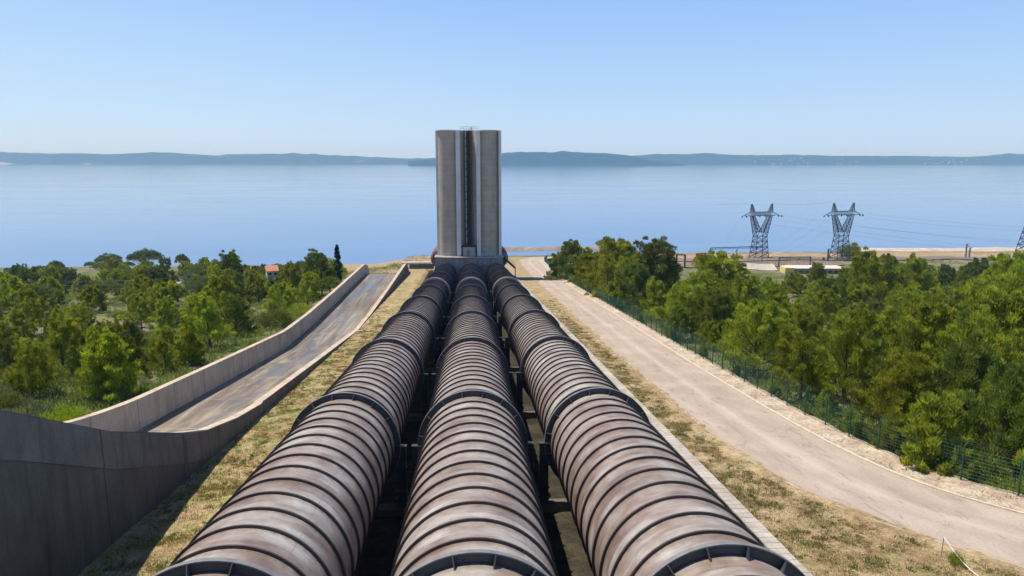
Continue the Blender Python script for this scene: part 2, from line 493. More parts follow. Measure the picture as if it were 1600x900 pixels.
M['pine'] = foliage('pine_needles', (.12, .15, .024), (.25, .285, .034), (.47, .485, .055), .40)
M['pinedark'] = foliage('dark_pine_needles', (.070, .095, .026), (.14, .175, .036), (.26, .285, .05), .34)
M['umbrella'] = foliage('stone_pine_needles', (.075, .098, .034), (.135, .168, .048), (.22, .25, .06), .34)
M['cypress'] = foliage('cypress_leaves', (.014, .032, .014), (.022, .048, .018), (.035, .065, .022), .15)
M['bright'] = foliage('bright_broom_leaves', (.13, .17, .02), (.26, .30, .026), (.44, .45, .035), .36)
M['greyshrub'] = foliage('grey_green_leaves', (.10, .12, .07), (.17, .19, .12), (.25, .27, .18), .3)
M['under'] = foliage('undergrowth_leaves', (.08, .115, .035), (.15, .185, .055), (.26, .28, .10), .35, .15)
M['tuft'] = foliage('grass_tuft_blades', (.08, .12, .03), (.15, .20, .04), (.28, .30, .10), .3, .3)

# water
m = NT('lagoon_water'); c = m.coord()
m.b.inputs['IOR'].default_value = 1.33
patchn = m.noise(m.coord((.0022, .009, 1)), 1.0, 6, .6, .5)
patchf = m.noise(m.coord((.006, .05, 1)), 1.0, 5, .6, .3)
col = m.mix(m.ramp(patchn, [(.35, 0.0), (.65, 1.0)]), (.058, .135, .305), (.095, .178, .35))
rgh = m.ramp(m.math('ADD', m.math('MULTIPLY', patchn, .6), m.math('MULTIPLY', patchf, .4)), [(.38, .08), (.62, .15)])
m.bump(m.noise(m.coord((1, 1, 1)), .8, 4, .6), .10, .08)
M['water'] = m.base(col, rgh, spec=.5)

# far hills
def hillmat(name, a, b, pale, thr):
    m = NT(name); c = m.coord()
    n = m.noise(m.coord((.004, .004, .012)), 1, 6, .65)
    n2 = m.noise(m.coord((.0013, .002, .006), loc=(3, 1, 0)), 1, 5, .6)
    col = m.ramp(n, [(.35, a), (.65, b)])
    col = m.mix(m.ramp(n2, [(thr, 0.0), (thr + .06, .8)]), col, pale)
    return m.base(col, 1, spec=0)
M['hillL'] = hillmat('far_limestone_hills', (.020, .035, .03), (.055, .062, .055), (.42, .39, .36), .60)
M['hillR'] = hillmat('far_wooded_hills', (.010, .024, .018), (.028, .045, .030), (.34, .28, .24), .70)

# ---------------------------------------------------------------- ground heights
def tab(pts, smooth=0):
    ys = np.array([p[0] for p in pts], float); xs = np.array([p[1] for p in pts], float)
    if not smooth: return lambda y: np.interp(y, ys, xs)
    yy = np.arange(ys[0], ys[-1] + .5, .5); xx = np.interp(yy, ys, xs)
    k = int(smooth / .5) | 1
    pad = np.concatenate([2 * xx[0] - xx[1:k // 2 + 1][::-1], xx, 2 * xx[-1] - xx[-k // 2:-1][::-1]])
    xx = np.convolve(pad, np.ones(k) / k, 'same')[k // 2:k // 2 + len(yy)]
    return lambda y: np.interp(y, yy, xx)


xl = tab([(-20, 62), (0, 45), (12, 34), (20, 27), (25.7, 23), (29, 20.3), (33.7, 18), (39.3, 17), (47, 16.6), (75, 16.7), (105, 17), (190, 18.3), (306, 21.6), (348, 24), (385, 34)], 7)
xr = tab([(-20, 75), (0, 57), (12, 44), (22, 35), (30.7, 27.2), (33.9, 25.2), (37.2, 24.3), (43.8, 23.6), (53, 23.4), (70, 23.4), (89, 23.8), (117, 24.4), (159, 24.9), (195, 25.8), (324, 32), (350, 36), (385, 50)], 7)
xf_ = tab([(-20, 82), (0, 63), (12, 48), (22, 37.5), (32.3, 28.6), (35.3, 27.3), (38, 26.5), (42, 25.8), (52, 25.5), (60, 25.5), (78, 25.6), (94, 25.8), (141, 26.6), (208, 27.9), (324, 34.5), (350, 39), (385, 55)], 7)
xf = lambda y: xf_(y) - .5
xbank = lambda y: xf(y) + .3
wall_top = tab([(-5, -2), (10, 3), (20, 6.9), (26.6, 9.2), (34, 13.0), (42, 16.3), (46, 17.7), (52, 19.1), (59, 20.3), (82, 23.1), (109, 26.3), (125, 27.0), (150, 27.5), (190, 28.0), (194, 28.2), (197, 28.9), (200, 30.4), (202, 32.2), (203.5, 34.5)])
wall_top_s = tab([(y, float(wall_top(y))) for y in np.arange(-5, 203.6, 1.0)], 5)
strip_h = tab([(-20, 13.4), (110, 26.4), (150, 28.6), (204, 31.5), (222, 33.6), (236, 40), (260, 44)])
def right_z(y): return -(14.3 + .1 * np.asarray(y, float))


def ground_z(x, y):
    x = np.asarray(x, float); y = np.asarray(y, float)
    z = -(15.6 + .105 * y)
    z = z - 4.5 * sstep(-34, -70, x) * sstep(30, 130, y)
    z = z - 4.0 * sstep(0, 28, x - xbank(np.clip(y, -20, 380))) * (1 - sstep(330, 400, y)) * sstep(-10, 40, y)
    n = (vnoise(x / 17, y / 17, 1) - .5) * 2.0 + (vnoise(x / 5, y / 5, 2) - .5) * .5
    edge = np.minimum(sstep(0, 10, np.maximum(-x - 30, x - xbank(np.clip(y, -20, 380)))), 1)
    z = z + n * np.where((y > 230) & (x < 22) & (x > -32), 1, edge) * (1 - .75 * sstep(380, 480, y))
    # sand bar and channel behind the tower
    z = z - 3.0 * np.exp(-((y - 543) / 9.0) ** 2) * sstep(-6, 8, x) * (1 - sstep(60, 120, x))
    bar = np.exp(-((y - 572) / 9.0) ** 4) * sstep(-30, 0, x) * (1 - sstep(110, 150, x))
    z = z * (1 - bar) + bar * (-70.4 + (vnoise(x / 9, y / 9, 5) - .5) * 1.0)
    return z


def terrain_z(x, y):
    """the wide ground sheet dips below the corridor sheets"""
    x = np.asarray(x, float); y = np.asarray(y, float)
    z = ground_z(x, y)
    # road bench, continues behind the tower until the road ends
    yb = np.clip(y, -20, 385)
    inroad = (x > 12.9) & (x < xbank(yb) + .1) & (y < 384)
    z = np.where(inroad, right_z(y) - .45, z)
    intr = (x > -12.0) & (x <= 12.9) & (y < 224)
    z = np.where(intr, -(16.5 + .1 * y), z)
    inst = (x > -17.6) & (x <= -12.0) & (y < 226)
    z = np.where(inst, -strip_h(y) - 3.5 * sstep(-13.2, -12.0, x) - .4, z)
    inch = (x > -30.5) & (x <= -17.6) & (y < 205)
    z = np.where(inch, np.minimum(-(wall_top(np.clip(y, -5, 190)) + 5.5), -(18.5 + .1 * np.clip(y, -60, 45))), z)
    return z


xs = np.unique(np.concatenate([np.linspace(-700, -120, 60), np.linspace(-120, -32, 45), [-30.9, -30.2, -29, -25, -21, -18.2, -17.5, -16, -14, -13.2, -12.6, -12.05, -11.95, -8, 0, 8, 12.8, 13.1, 14, 16, 18],
                               np.linspace(18.5, 70, 70), np.linspace(71, 140, 36), np.linspace(144, 1000, 80)]))
ys = np.unique(np.concatenate([np.linspace(-60, 20, 30), np.linspace(20, 120, 90), np.linspace(121, 240, 70), [203.9, 205, 223.9, 224.3, 225.9, 226.2, 383.9, 384.5], np.linspace(242, 660, 120)]))
X, Y = np.meshgrid(xs, ys)
tag(grid_mesh('ground', X, Y, terrain_z(X, Y), M['scrub']), kind='structure')


def sheet(name, fa, fb, y0, y1, ny, nx, zf, mat, bumps=.05, kind='structure', base=0):
    ys = np.linspace(0, 1, ny) ** 1.6 * (y1 - y0) + y0
    t = np.linspace(0, 1, nx)
    X = fa(ys)[:, None] * (1 - t) + fb(ys)[:, None] * t
    Y = np.repeat(ys[:, None], nx, 1)
    Z = zf(X, Y) + base + (vnoise(X * 1.3, Y * 1.3, 9) - .5) * bumps * 2
    o = grid_mesh(name, X, Y, Z, mat)
    uvl = o.data.uv_layers.new(name='along')
    vi = np.zeros(len(o.data.loops), dtype=np.int32); o.data.loops.foreach_get('vertex_index', vi)
    T_ = np.repeat(t[None, :], ny, 0).ravel(); Y_ = Y.ravel()
    uvl.data.foreach_set('uv', np.stack([T_[vi], Y_[vi] / 10], 1).astype(np.float32).ravel())
    return tag(o, kind=kind)


cst = lambda v: (lambda y: np.full(np.shape(y), float(v)))
sheet('grass_slope', cst(-17.95), cst(-12.4), -10, 225, 420, 16, lambda X, Y: -strip_h(Y) - .5 * sstep(-13.2, -12.4, X), M['dryleft'], .08)
sheet('pipe_bank', cst(-12.4), cst(-11.0), -10, 225, 300, 6,
      lambda X, Y: -(strip_h(Y) + .5) * (1 - sstep(-12.4, -11.0, X)) - (16.0 + .1 * Y) * sstep(-12.4, -11.0, X), M['dryleft'], .02)
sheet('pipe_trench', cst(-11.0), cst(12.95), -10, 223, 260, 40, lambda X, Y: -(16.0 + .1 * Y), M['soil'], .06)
rag = lambda y, s: (vnoise(np.asarray(y) * 1.7, np.asarray(y) * 0 + s, s) - .5) * .35 + (vnoise(np.asarray(y) * .35, np.asarray(y) * 0, s + 1) - .5) * .45
sheet('dry_verge', cst(13.55), lambda y: xl(y) + .12 + rag(y, 51), -18, 384, 900, 20, lambda X, Y: right_z(Y) + .085 * sstep(-1.2, -.1, X - xl(Y)), M['dry'], .05)
sheet('road', xl, xr, -18, 384, 420, 12, lambda X, Y: right_z(Y) + .06, M['road'], .012)
sheet('gravel_shoulder', lambda y: xr(y) + .1 + rag(y, 61) * .3, xbank, -18, 384, 900, 12, lambda X, Y: right_z(Y) + .09 + .12 * np.maximum(X - xr(Y), 0), M['gravel'], .06)

sheet('sand_bar', cst(-25), cst(145), 556, 588, 14, 90, lambda X, Y: ground_z(X, Y) + .15, M['sand'], .05)
sheet('shore_ground', cst(-90), cst(12), 227, 530, 120, 40, lambda X, Y: np.maximum(ground_z(X, Y), terrain_z(X, Y)) + .12, M['dry'], .02)

# water and far shores
tag(grid_mesh('water', *np.meshgrid(np.array([-14000., 14000.]), np.array([440., 13800.])), np.full((2, 2), -72.0), M['water'], False), kind='structure')


def ridge(name, pts, D, depth, mat, wz=-72):
    pxs = np.array([p[0] for p in pts], float); pys = np.array([p[1] for p in pts], float)
    n = 260
    px = np.linspace(pxs[0], pxs[-1], n); py = np.interp(px, pxs, pys)
    P = np.array([tuple(at(a, b, D)) for a, b in zip(px, py)])
    t = np.linspace(0, 1, 26)
    X = np.zeros((26, n)); Y = np.zeros((26, n)); Z = np.zeros((26, n))
    for i, s in enumerate(t):
        X[i] = P[:, 0] * (1 + s * depth / D); Y[i] = P[:, 1] + (s * depth) - 250
        hgt = (P[:, 2] - wz)
        rise = sstep(0, .22, s) * (1 - .9 * sstep(.75, 1, s))
        nz = (vnoise(X[i] / 420, Y[i] / 420, 3) - .5) * .35 + (vnoise(X[i] / 130, Y[i] / 130, 4) - .5) * .2
        Z[i] = wz - 2 + (hgt + 2) * rise * (1 + nz * (1 - sstep(.18, .3, s)) * .9 - .12 * sstep(.3, .6, s)) + (vnoise(X[i] / 60, Y[i] / 60, 6) - .5) * 10 * sstep(0, .1, s)
    return tag(grid_mesh(name, X, Y, Z, mat), kind='structure')


ridge('far_hills', [(-260, 243), (-100, 241), (0, 240), (60, 239), (130, 239), (185, 241), (225, 239), (290, 239.5), (335, 242), (348, 243.5), (362, 241), (430, 240), (500, 242), (560, 245), (640, 248), (690, 246), (760, 243), (860, 246), (900, 256)], 11800, 1500, M['hillL'])
ridge('far_headland', [(640, 252), (690, 247), (785, 241), (805, 239), (860, 238), (940, 239), (972, 243), (985, 246), (1010, 251), (1060, 257.5)], 9100, 900, M['hillR'])
ridge('far_shore', [(940, 246), (985, 243), (1050, 241), (1150, 242), (1280, 243.5), (1400, 243.5), (1500, 245), (1560, 241), (1600, 240), (1750, 238), (1900, 241)], 11000, 1500, M['hillR'])

# ---------------------------------------------------------------- penstocks
AX0 = 12.1            # depth of the pipe axis below the camera at Y = 0
SL = atan(.1)
KC = cos(SL)
R0 = 2.78
PEND = 206
def L(yw): return yw / KC      # world Y -> distance along the pipe

labels = ['left pipe of the three big ringed penstocks, brown and grey, beside the grass slope',
          'middle pipe of the three big ringed penstocks, running to the centre of the tower',
          'right pipe of the three big ringed penstocks, beside the low slab wall and road']
ring_me = MB().revolve([(R0 - .02, -.04), (R0 + .095, -.04), (R0 + .095, .04), (R0 - .02, .04)], 96)
collar_b = MB()
CW = .34
collar_b.revolve([(R0 - .02, -.03), (3.10, -.03), (3.10, .03), (R0 - .02, .03)], 96)          # web
for k in range(16):
    t = 2 * pi * (k + .5) / 16
    u = Vector((sin(t), 0, cos(t))); w_ = Vector((cos(t), 0, -sin(t))) * .02
    a = u * (R0 - .01); b = u * 3.09
    y0, y1 = Vector((0, -CW, 0)), Vector((0, -.03, 0))
    y2 = Vector((0, -CW * .45, 0))
    vs = [a + y0 - w_, b + y2 - w_, b + y1 - w_, a + y1 - w_, a + y0 + w_, b + y2 + w_, b + y1 + w_, a + y1 + w_]
    collar_b.add(vs, [(0, 1, 2, 3), (7, 6, 5, 4), (0, 4, 5, 1), (1, 5, 6, 2), (3, 2, 6, 7), (0, 3, 7, 4)])
rim_b = MB().revolve([(3.095, -.10), (3.13, -.10), (3.13, .10), (3.095, .10)], 96)
sleeve_b = MB().revolve([(R0 + .02, -.9), (R0 + .36, -.9), (R0 + .36, -.55), (R0 + .22, -.5), (R0 + .22, .45), (R0 + .30, .5), (R0 + .30, .8), (R0 + .02, .8)], 96)


def leg_mesh(sx, bottom):
    b = MB()
    x = sx * 3.15
    b.box((x, 0, -1.5), (.5, .05, 3.0))                      # web plate hugging the pipe
    b.box((x + sx * .25, 0, -1.5), (.04, .42, 3.0))          # outer flange
    for z in (0, -1.25, -2.6): b.box((x, 0, z), (.62, .42, .05))
    b.box((x, 0, -3.05), (.7, .6, .12))
    b.box((x, 0, (-3.1 - bottom) / 2), (.38, .38, bottom - 3.1))
    return b


shell_me = None; ring_o = None; shared = {}
for i, px_ in enumerate((-7.2, 0.0, 7.2)):
    root = empty('penstock', (px_, 0, -AX0), (-SL, 0, 0))
    tag(root, labels[i], 'pipe', 'three parallel penstock pipes')

    def part(name, key, build, y=0.0, parent=root):
        if key in shared:
            o = bpy.data.objects.new(name, shared[key]); COL.objects.link(o)
        else:
            o = build(); shared[key] = o.data
        o.parent = parent; o.location = (0, y, 0)
        return o
    sh = MB().revolve([(R0, L(-8)), (R0, L(PEND))], 128, closed=False)
    part('pipe_shell', 'shell', lambda: sh.build('pipe_shell', M['pipe'], smooth=True))
    cy = [17.8 + 20 * k for k in range(-1, 10)]
    rings = []
    for c0 in cy:
        for q in range(1, 14):
            yy = c0 + q * 20 / 14
            if yy < PEND - 1: rings.append(L(yy))
    rings = [r for r in rings if r > 8]
    for r in rings[:100]:
        part('stiffener_ring', 'ring', lambda: ring_me.build('stiffener_ring', M['ring']), r)
    rest = MB()
    for r in rings[100:]:
        rest.revolve([(R0 - .02, r - .05), (R0 + .095, r - .05), (R0 + .095, r + .05), (R0 - .02, r + .05)], 72)
    ro = part('stiffener_rings', 'restrings', lambda: rest.build('stiffener_rings', M['ring']))
    ro['kind'] = 'stuff'
    for k, c0 in enumerate(cy):
        co = part('collar', 'collar', lambda: collar_b.build('collar', M['collar']), L(c0))
        rm = part('collar_rim', 'rim', lambda: rim_b.build('collar_rim', M['rim_sunlit']), 0, co)
        for sx, nm in ((-1, 'a'), (1, 'b')):
            part('support_leg', 'leg' + nm, lambda: leg_mesh(sx, 4.3).build('support_leg', M['collar']), L(c0))
        ft = part('footing', 'foot', lambda: MB().box((0, 0, -3.95), (7.0, 1.0, .9)).build('footing', M['conc_near']), L(c0))
    s_ = part('joint_sleeve', 'sleeve', lambda: sleeve_b.build('joint_sleeve', M['sleeve'], smooth=False), L(136.3))
    s_['label'] = 'pale pink expansion sleeve'

# ---------------------------------------------------------------- chute (spillway) left of the pipes
def sweep_wall(name, x0, x1, top, bottom, y0, y1, mat, parent=None, step=1.0, rel=None):
    ys = np.arange(y0, y1 + step * .5, step)
    b = MB(); n = len(ys)
    for y in ys:
        t = -float(top(y)); bo = -float(bottom(y))
        if bo > t - .3: bo = t - .3
        b.v += [(x0, y, bo), (x0, y, t), (x1, y, t), (x1, y, bo)]
    for i in range(n - 1):
        for k in range(4):
            k2 = (k + 1) % 4
            b.f.append((i * 4 + k, (i + 1) * 4 + k, (i + 1) * 4 + k2, i * 4 + k2))
    b.f.append((0, 1, 2, 3)); j = (n - 1) * 4; b.f.append((j + 3, j + 2, j + 1, j))
    return b.build(name, mat, parent, rel)


XL0, XL1 = -29.6, -29.0        # left wall
XR0, XR1 = -18.45, -17.85      # right wall
floor_h = lambda y: wall_top_s(y) + 2.75 + .25 * sstep(60, 20, y)
chute = empty('spillway_chute', (-23.7, 60, -24))
rel = (-23.7, 60, -24)
tag(chute, 'concrete spillway chute with wet floor and two parapet walls, left of the pipes', 'spillway')
# walls bottom: below ground
sweep_wall('outer_wall', XL0, XL1, wall_top_s, lambda y: floor_h(min(y, 195)) + 8, 20, 203, M['conc_wall'], chute, rel=rel)['label'] = 'tan left parapet wall of the chute'
rw_top = lambda y: float(wall_top(y)) + (.16 if y < 58.5 else 0)
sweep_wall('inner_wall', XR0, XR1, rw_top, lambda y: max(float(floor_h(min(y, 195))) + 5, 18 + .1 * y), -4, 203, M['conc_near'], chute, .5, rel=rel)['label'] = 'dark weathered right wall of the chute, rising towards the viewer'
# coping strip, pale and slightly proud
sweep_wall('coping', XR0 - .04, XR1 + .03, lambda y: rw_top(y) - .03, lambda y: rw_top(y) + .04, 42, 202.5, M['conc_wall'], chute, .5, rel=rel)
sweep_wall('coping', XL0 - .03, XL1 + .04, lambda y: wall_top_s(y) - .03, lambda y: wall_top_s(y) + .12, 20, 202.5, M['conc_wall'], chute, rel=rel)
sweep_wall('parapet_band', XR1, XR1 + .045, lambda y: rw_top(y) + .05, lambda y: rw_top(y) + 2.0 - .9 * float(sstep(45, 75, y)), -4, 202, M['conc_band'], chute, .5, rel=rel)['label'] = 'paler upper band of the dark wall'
# sloped concrete bench at the foot of the right wall
bt = MB(); ysb = np.arange(30, 199, 1.0)
for y in ysb:
    wdt = 2.3 * (1 - .72 * float(sstep(60, 130, y)))
    hh = 2.3 * (1 - .55 * float(sstep(60, 130, y)))
    fz = -float(floor_h(y))
    bt.v += [(XR0 - .01, y, fz + hh), (XR0 - wdt * .35, y, fz + hh - .15), (XR0 - wdt, y, fz - .02), (XR0 - .01, y, fz - .3)]
n = len(ysb)
for i in range(n - 1):
    for k in range(4):
        k2 = (k + 1) % 4
        bt.f.append((i * 4 + k, (i + 1) * 4 + k, (i + 1) * 4 + k2, i * 4 + k2))
bt.f.append((0, 1, 2, 3)); bt.f.append((n * 4 - 1, n * 4 - 2, n * 4 - 3, n * 4 - 4))
bt.build('sloped_bench', M['kerb'], chute, rel)
fb = MB(); ysb = np.arange(20, 203.1, 1.0)
for y in ysb:
    z = -float(floor_h(y))
    for k in range(9):
        x = XL1 - .02 + (XR0 + .02 - XL1) * k / 8
        fb.v.append((x, y, z + .05 * ((k - 4) / 4) ** 2))
for i in range(len(ysb) - 1):
    for k in range(8):
        a = i * 9 + k; fb.f.append((a, a + 1, a + 10, a + 9))
fo = fb.build('chute_floor', M['chute'], chute, (0, 0, 0), smooth=True)
fo.location = (23.7, -60, 24)
# notched teeth along the bench
tb = MB()
for y in np.arange(47, 118, 1.9):
    wdt = 2.3 * (1 - .72 * float(sstep(60, 130, y)))
    z = -float(floor_h(y))
    tb.box((XR0 - wdt - .05, y, z + .12), (.5, .12, .26), .5)
tb.build('joint_ribs', M['black'], chute, rel)

# small apron wall and retaining beam at the foot of the slope
b = MB().box((-14.6, 207, -30.9), (7.2, .6, 1.5))
tag(b.build('retaining_beam', M['conc_near']), 'low brown concrete beam across the slope left of the tower foot', 'beam')

# low slab wall right of the pipes
kw = sweep_wall('slab_wall', 12.85, 13.6, lambda y: 13.95 + .1 * y, lambda y: 16.6 + .1 * y, -6, 226, M['kerb'], None, 2.0)
tag(kw, 'long low wall topped with grey striped slabs, between right pipe and dry verge', 'wall')

# kerbs of the road
def kerb(off, f, y0, y1, w, h, mat, label):
    b = MB(); ys_ = np.linspace(0, 1, 300) ** 1.5 * (y1 - y0) + y0
    for y in ys_:
        x = float(f(y)) + off; z = float(right_z(y))
        b.v += [(x - w / 2, y, z - .2), (x - w / 2, y, z + h), (x + w / 2, y, z + h), (x + w / 2, y, z - .2)]
    for i in range(len(ys_) - 1):
        for k in range(4):
            k2 = (k + 1) % 4; b.f.append((i * 4 + k, (i + 1) * 4 + k, (i + 1) * 4 + k2, i * 4 + k2))
    o = b.build('kerb', mat)
    return tag(o, label, 'kerb', kind='structure')
kerb(0, xl, -15, 378, .14, .072, M['kerbdust'], 'thin pale kerb between dry verge and road')
kerb(0, xr, -15, 378, .26, .13, M['kerbline'], 'pale kerb between road and gravel shoulder')
kerb(.42, xr, -15, 60, .30, .10, M['conc_block'], 'dark gutter edge along the near road bend')

# ---------------------------------------------------------------- tower
TX, TY, TZ = -.55, 212.0, -28.4
tw = empty('surge_tower', (TX, TY, TZ))
tag(tw, 'tall concrete surge tower of clustered shafts with white fins, at the end of the pipes', 'tower')
TH = 36.7
def cyl(b, cx, cy, r, z0, z1, n=64, a0=0, a1=2 * pi):
    base = len(b.v)
    for i in range(n):
        t = a0 + (a1 - a0) * i / n
        b.v += [(cx + r * cos(t), cy + r * sin(t), z0), (cx + r * cos(t), cy + r * sin(t), z1)]
    for i in range(n):
        j = (i + 1) % n
        b.f.append((base + 2 * i, base + 2 * j, base + 2 * j + 1, base + 2 * i + 1))
    b.f.append(tuple(base + 2 * i + 1 for i in range(n)))
    b.f.append(tuple(base + 2 * (n - 1 - i) for i in range(n)))
    return b
for sx in (-1, 1):
    cyl(MB(), sx * 5.75, 0, 3.45, 0, TH, 96).build('shaft', M['conc_tower'], tw, smooth=False)
cyl(MB(), 0, 6.2, 4.6, 0, TH, 72).build('shaft', M['conc_tower'], tw)
for x, yf, yb_, wd in ((-9.15, -1.3, 3.0, .65), (-2.95, -4.35, 2.2, 1.25), (2.95, -4.35, 2.2, 1.15), (9.3, -3.0, 3.0, .8)):
    MB().box((x, (yf + yb_) / 2, TH / 2 + .05), (wd, yb_ - yf, TH + .1)).build('white_fin', M['white'], tw)
# cap
for sx in (-1, 1):
    cyl(MB(), sx * 5.9, 0, 3.75, TH + .02, TH + .28, 72).build('cap_slab', M['white'], tw)
cyl(MB(), 0, 6.2, 4.7, TH + .02, TH + .28, 72).build('cap_slab', M['white'], tw)
MB().box((0, 1.2, TH + .12), (5.0, 4.6, .2)).build('roof_walkway', M['conc_tower'], tw)
for x0_, x1_, yy in ((-2.2, 3.4, -1.2), (-2.2, 3.4, 2.2)):
    rb = MB()
    for k in range(7):
        x = x0_ + (x1_ - x0_) * k / 6; rb.bar((x, yy, TH + .2), (x, yy, TH + 1.35), .07)
    for zz in (.75, 1.3): rb.bar((x0_, yy, TH + zz), (x1_, yy, TH + zz), .06)
    rb.build('roof_railing', M['pale'], tw)
mb = MB().box((1.0, 0, TH + .7), (.5, .5, 1.0))
mb.bar((1.6, 0, TH + .3), (1.6, 0, TH + 2.0), .06)
mb.build('roof_winch', M['pale'], tw)
# recess back wall & stair
for sx in (-1, 1):
    vb = MB(); pl = [(sx * .25, .6), (sx * 2.5, -3.2), (sx * 2.5, 2.6), (sx * .25, 2.6)]
    vb.add([(x, y, z) for z in (.0, TH - .05) for x, y in pl], [(0, 1, 2, 3), (4, 5, 6, 7)] + [(i, (i + 1) % 4, (i + 1) % 4 + 4, i + 4) for i in range(4)])
    vb.build('recess_wall', M['conc_tower'], tw)
MB().box((0, 1.2, TH / 2), (.52, 1.0, TH - .06)).build('recess_wall', M['conc_tower'], tw)
sb = MB()
for sx in (-.95, .30):
    for yy in (-1.5, -2.6): sb.bar((sx, yy, 3.4), (sx, yy, TH + .4), .10)
sb.build('stair_frame', M['black'], tw)
MB().box((-.1, -1.36, TH / 2 + 1.6), (1.15, .12, TH - 3.4)).build('slot_dark_panel', M['black'], tw)  # darkness of the slot behind the stair, put in as an added black panel
fl = 15; h0 = 3.6; dh = (TH - h0) / fl
for k in range(fl):
    z = h0 + k * dh
    b = MB()
    b.box((-.72, -2.05, z + .07), (.5, 1.1, .12))
    for yy in (-2.55, -2.0):
        b.bar((-.6, yy, z + .1), (.28, yy, z + dh * .95), .13)
        b.bar((-.6, yy, z + .75), (.28, yy, z + dh + .6), .05)
    for t in np.linspace(0, 1, 9): b.box((-.6 + .88 * t, -2.25, z + .1 + (dh * .95 - .1) * t), (.16, .55, .05))
    b.build('stair_flight', M['black'], tw)
MB().box((-.72, -1.55, TH / 2 + 1.6), (.45, .25, TH - 3.2)).build('pale_pilaster', M['housewall'], tw)
# entrance kiosk at the foot of the stair
k0 = MB().box((0, -3.2, 1.55), (3.7, 2.4, 3.1)).build('kiosk', M['conc_tower'], tw)
MB().box((0, -3.2, 3.2), (4.2, 2.9, .22)).build('kiosk_roof', M['black'], k0)
MB().box((-.2, -4.43, 1.1), (1.0, .06, 2.1)).build('kiosk_door', M['mast'], k0)
# base block
bb = MB()
zt, zb = -.0, -9.5
top = [(-9.9, -5.6), (-5.5, -6.6), (5.5, -6.6), (9.9, -5.6), (10.2, 9), (-9.9, 9)]
vs = [(x, y, zt) for x, y in top] + [(x * 1.1, y * (1.16 if y < 0 else 1), zb) for x, y in top]
bb.add(vs, [tuple(range(6)), tuple(range(11, 5, -1))] + [(i, i + 6, (i + 1) % 6 + 6, (i + 1) % 6) for i in range(6)])
bo_ = bb.build('base_block', M['conc_block'], tw)
lip = MB().add([(x * 1.03, y * 1.04, z) for z in (.02, .32) for x, y in top], [tuple(range(5, -1, -1)), tuple(range(6, 12))] + [(i, (i + 1) % 6, (i + 1) % 6 + 6, i + 6) for i in range(6)])
lip.build('base_lip', M['kerb'], bo_)
# bypass pipes showing round both sides of the base
for sx in (-1, 1):
    o = MB().revolve([(.01, -4.0), (2.5, -4.0), (3.1, -3.5), (3.1, 6), (.01, 6)], 48, closed=False).build('elbow_pipe', M['rust'], tw, smooth=True)
    o.location = (sx * 8.6 + .1, 3.5, -.9)
# railings and stairs on the right of the base
rl = MB()
for xa, ya, za, xb, yb2, zb2 in ((2.5, -6.7, .3, 10.4, -5.7, .3), (10.4, -5.7, .3, 13.8, -3.0, -3.2), (-9.9, -5.8, .3, -4, -6.8, .3)):
    p = Vector((xa, ya, za)); q = Vector((xb, yb2, zb2)); nseg = 6
    for k in range(nseg + 1):
        c_ = p.lerp(q, k / nseg); rl.bar(c_, c_ + Vector((0, 0, 1.1)), .06)
    for hz in (.55, 1.1): rl.bar(p + Vector((0, 0, hz)), q + Vector((0, 0, hz)), .055)
rl.build('base_railing', M['pale'], tw)
st_ = MB()
for k in range(14):
    t = k / 13; st_.box((10.2 + 3.4 * t, -5.0 + 2.0 * t, .1 - 3.4 * t), (.5, 1.3, .25))
st_.bar((10, -5.4, -.1), (13.8, -3.2, -3.7), .3); st_.bar((13.8, -3, -3.6), (13.8, -3, -8), .25)
st_.build('side_stair', M['steel'], tw)

# small items near the foot of the tower
bx = MB().box((0, 0, .35), (9, 1.2, .7)); bx.box((0, .1, .78), (9.3, 1.5, .12))
o = bx.build('site_hut', M['pale']); p = at(650, 412, 232); o.location = (p.x, p.y, float(p.z) - .3)
tag(o, 'long low white culvert wall on the grass left of the tower', 'wall')

# ---------------------------------------------------------------- fence
fn = empty('green_fence', (25.5, 60, -20.4)); rel = (25.5, 60, -20.4)
tag(fn, 'long green wire mesh fence on posts along the road, in front of the pines', 'fence')
fys = []
y = 8.0
while y < 350:
    fys.append(y)
    dx = float(xf(y + 1) - xf(y)); y += 2.9 / sqrt(1 + dx * dx)
fpt = lambda y: Vector((float(xf(y)), y, float(right_z(y)) + .05 + .12 * (float(xf(y)) - float(xr(y)))))
post_far = MB()
near_i = [i for i, y in enumerate(fys) if y > 18]
for i, y in enumerate(fys):
    p = fpt(y); q = p + Vector((0, 0, 2.0)); e = q + Vector((.22, 0, .3))
    if i in near_i[:100]:
        b = MB().bar(p - Vector((0, 0, .3)), q, .10, 6); b.bar(q, e, .05)
        b.build('fence_post', M['fence'], fn, rel)
    else: post_far.bar(p, q, .08); 
if post_far.v: tag(post_far.build('fence_posts', M['fence'], fn, rel), kind='stuff')
mesh = MB(); wires = MB()
def wire(b, p, q, w):
    """thin three-sided wire"""
    b.bar(p, q, w, 3)
for i in range(len(fys) - 1):
    p, q = fpt(fys[i]), fpt(fys[i + 1])
    far = fys[i] > 110
    w = .015 if not far else .024
    for hz in np.arange(.1, 1.96, .2 if not far else .3):
        wire(mesh, p + Vector((0, 0, hz)), q + Vector((0, 0, hz)), w)
    nv = 15 if not far else 8
    for k in range(1, nv):
        c_ = p.lerp(q, k / nv); wire(mesh, c_ + Vector((0, 0, .08)), c_ + Vector((0, 0, 1.92)), w)
    for off, hz in ((.07, 2.1), (.14, 2.2), (.22, 2.3)):
        wire(wires, p + Vector((off, 0, hz)), q + Vector((off, 0, hz)), .008)
mesh.build('wire_mesh', M['fence'], fn, rel)
wires.build('barbed_wire', M['steel'], fn, rel)

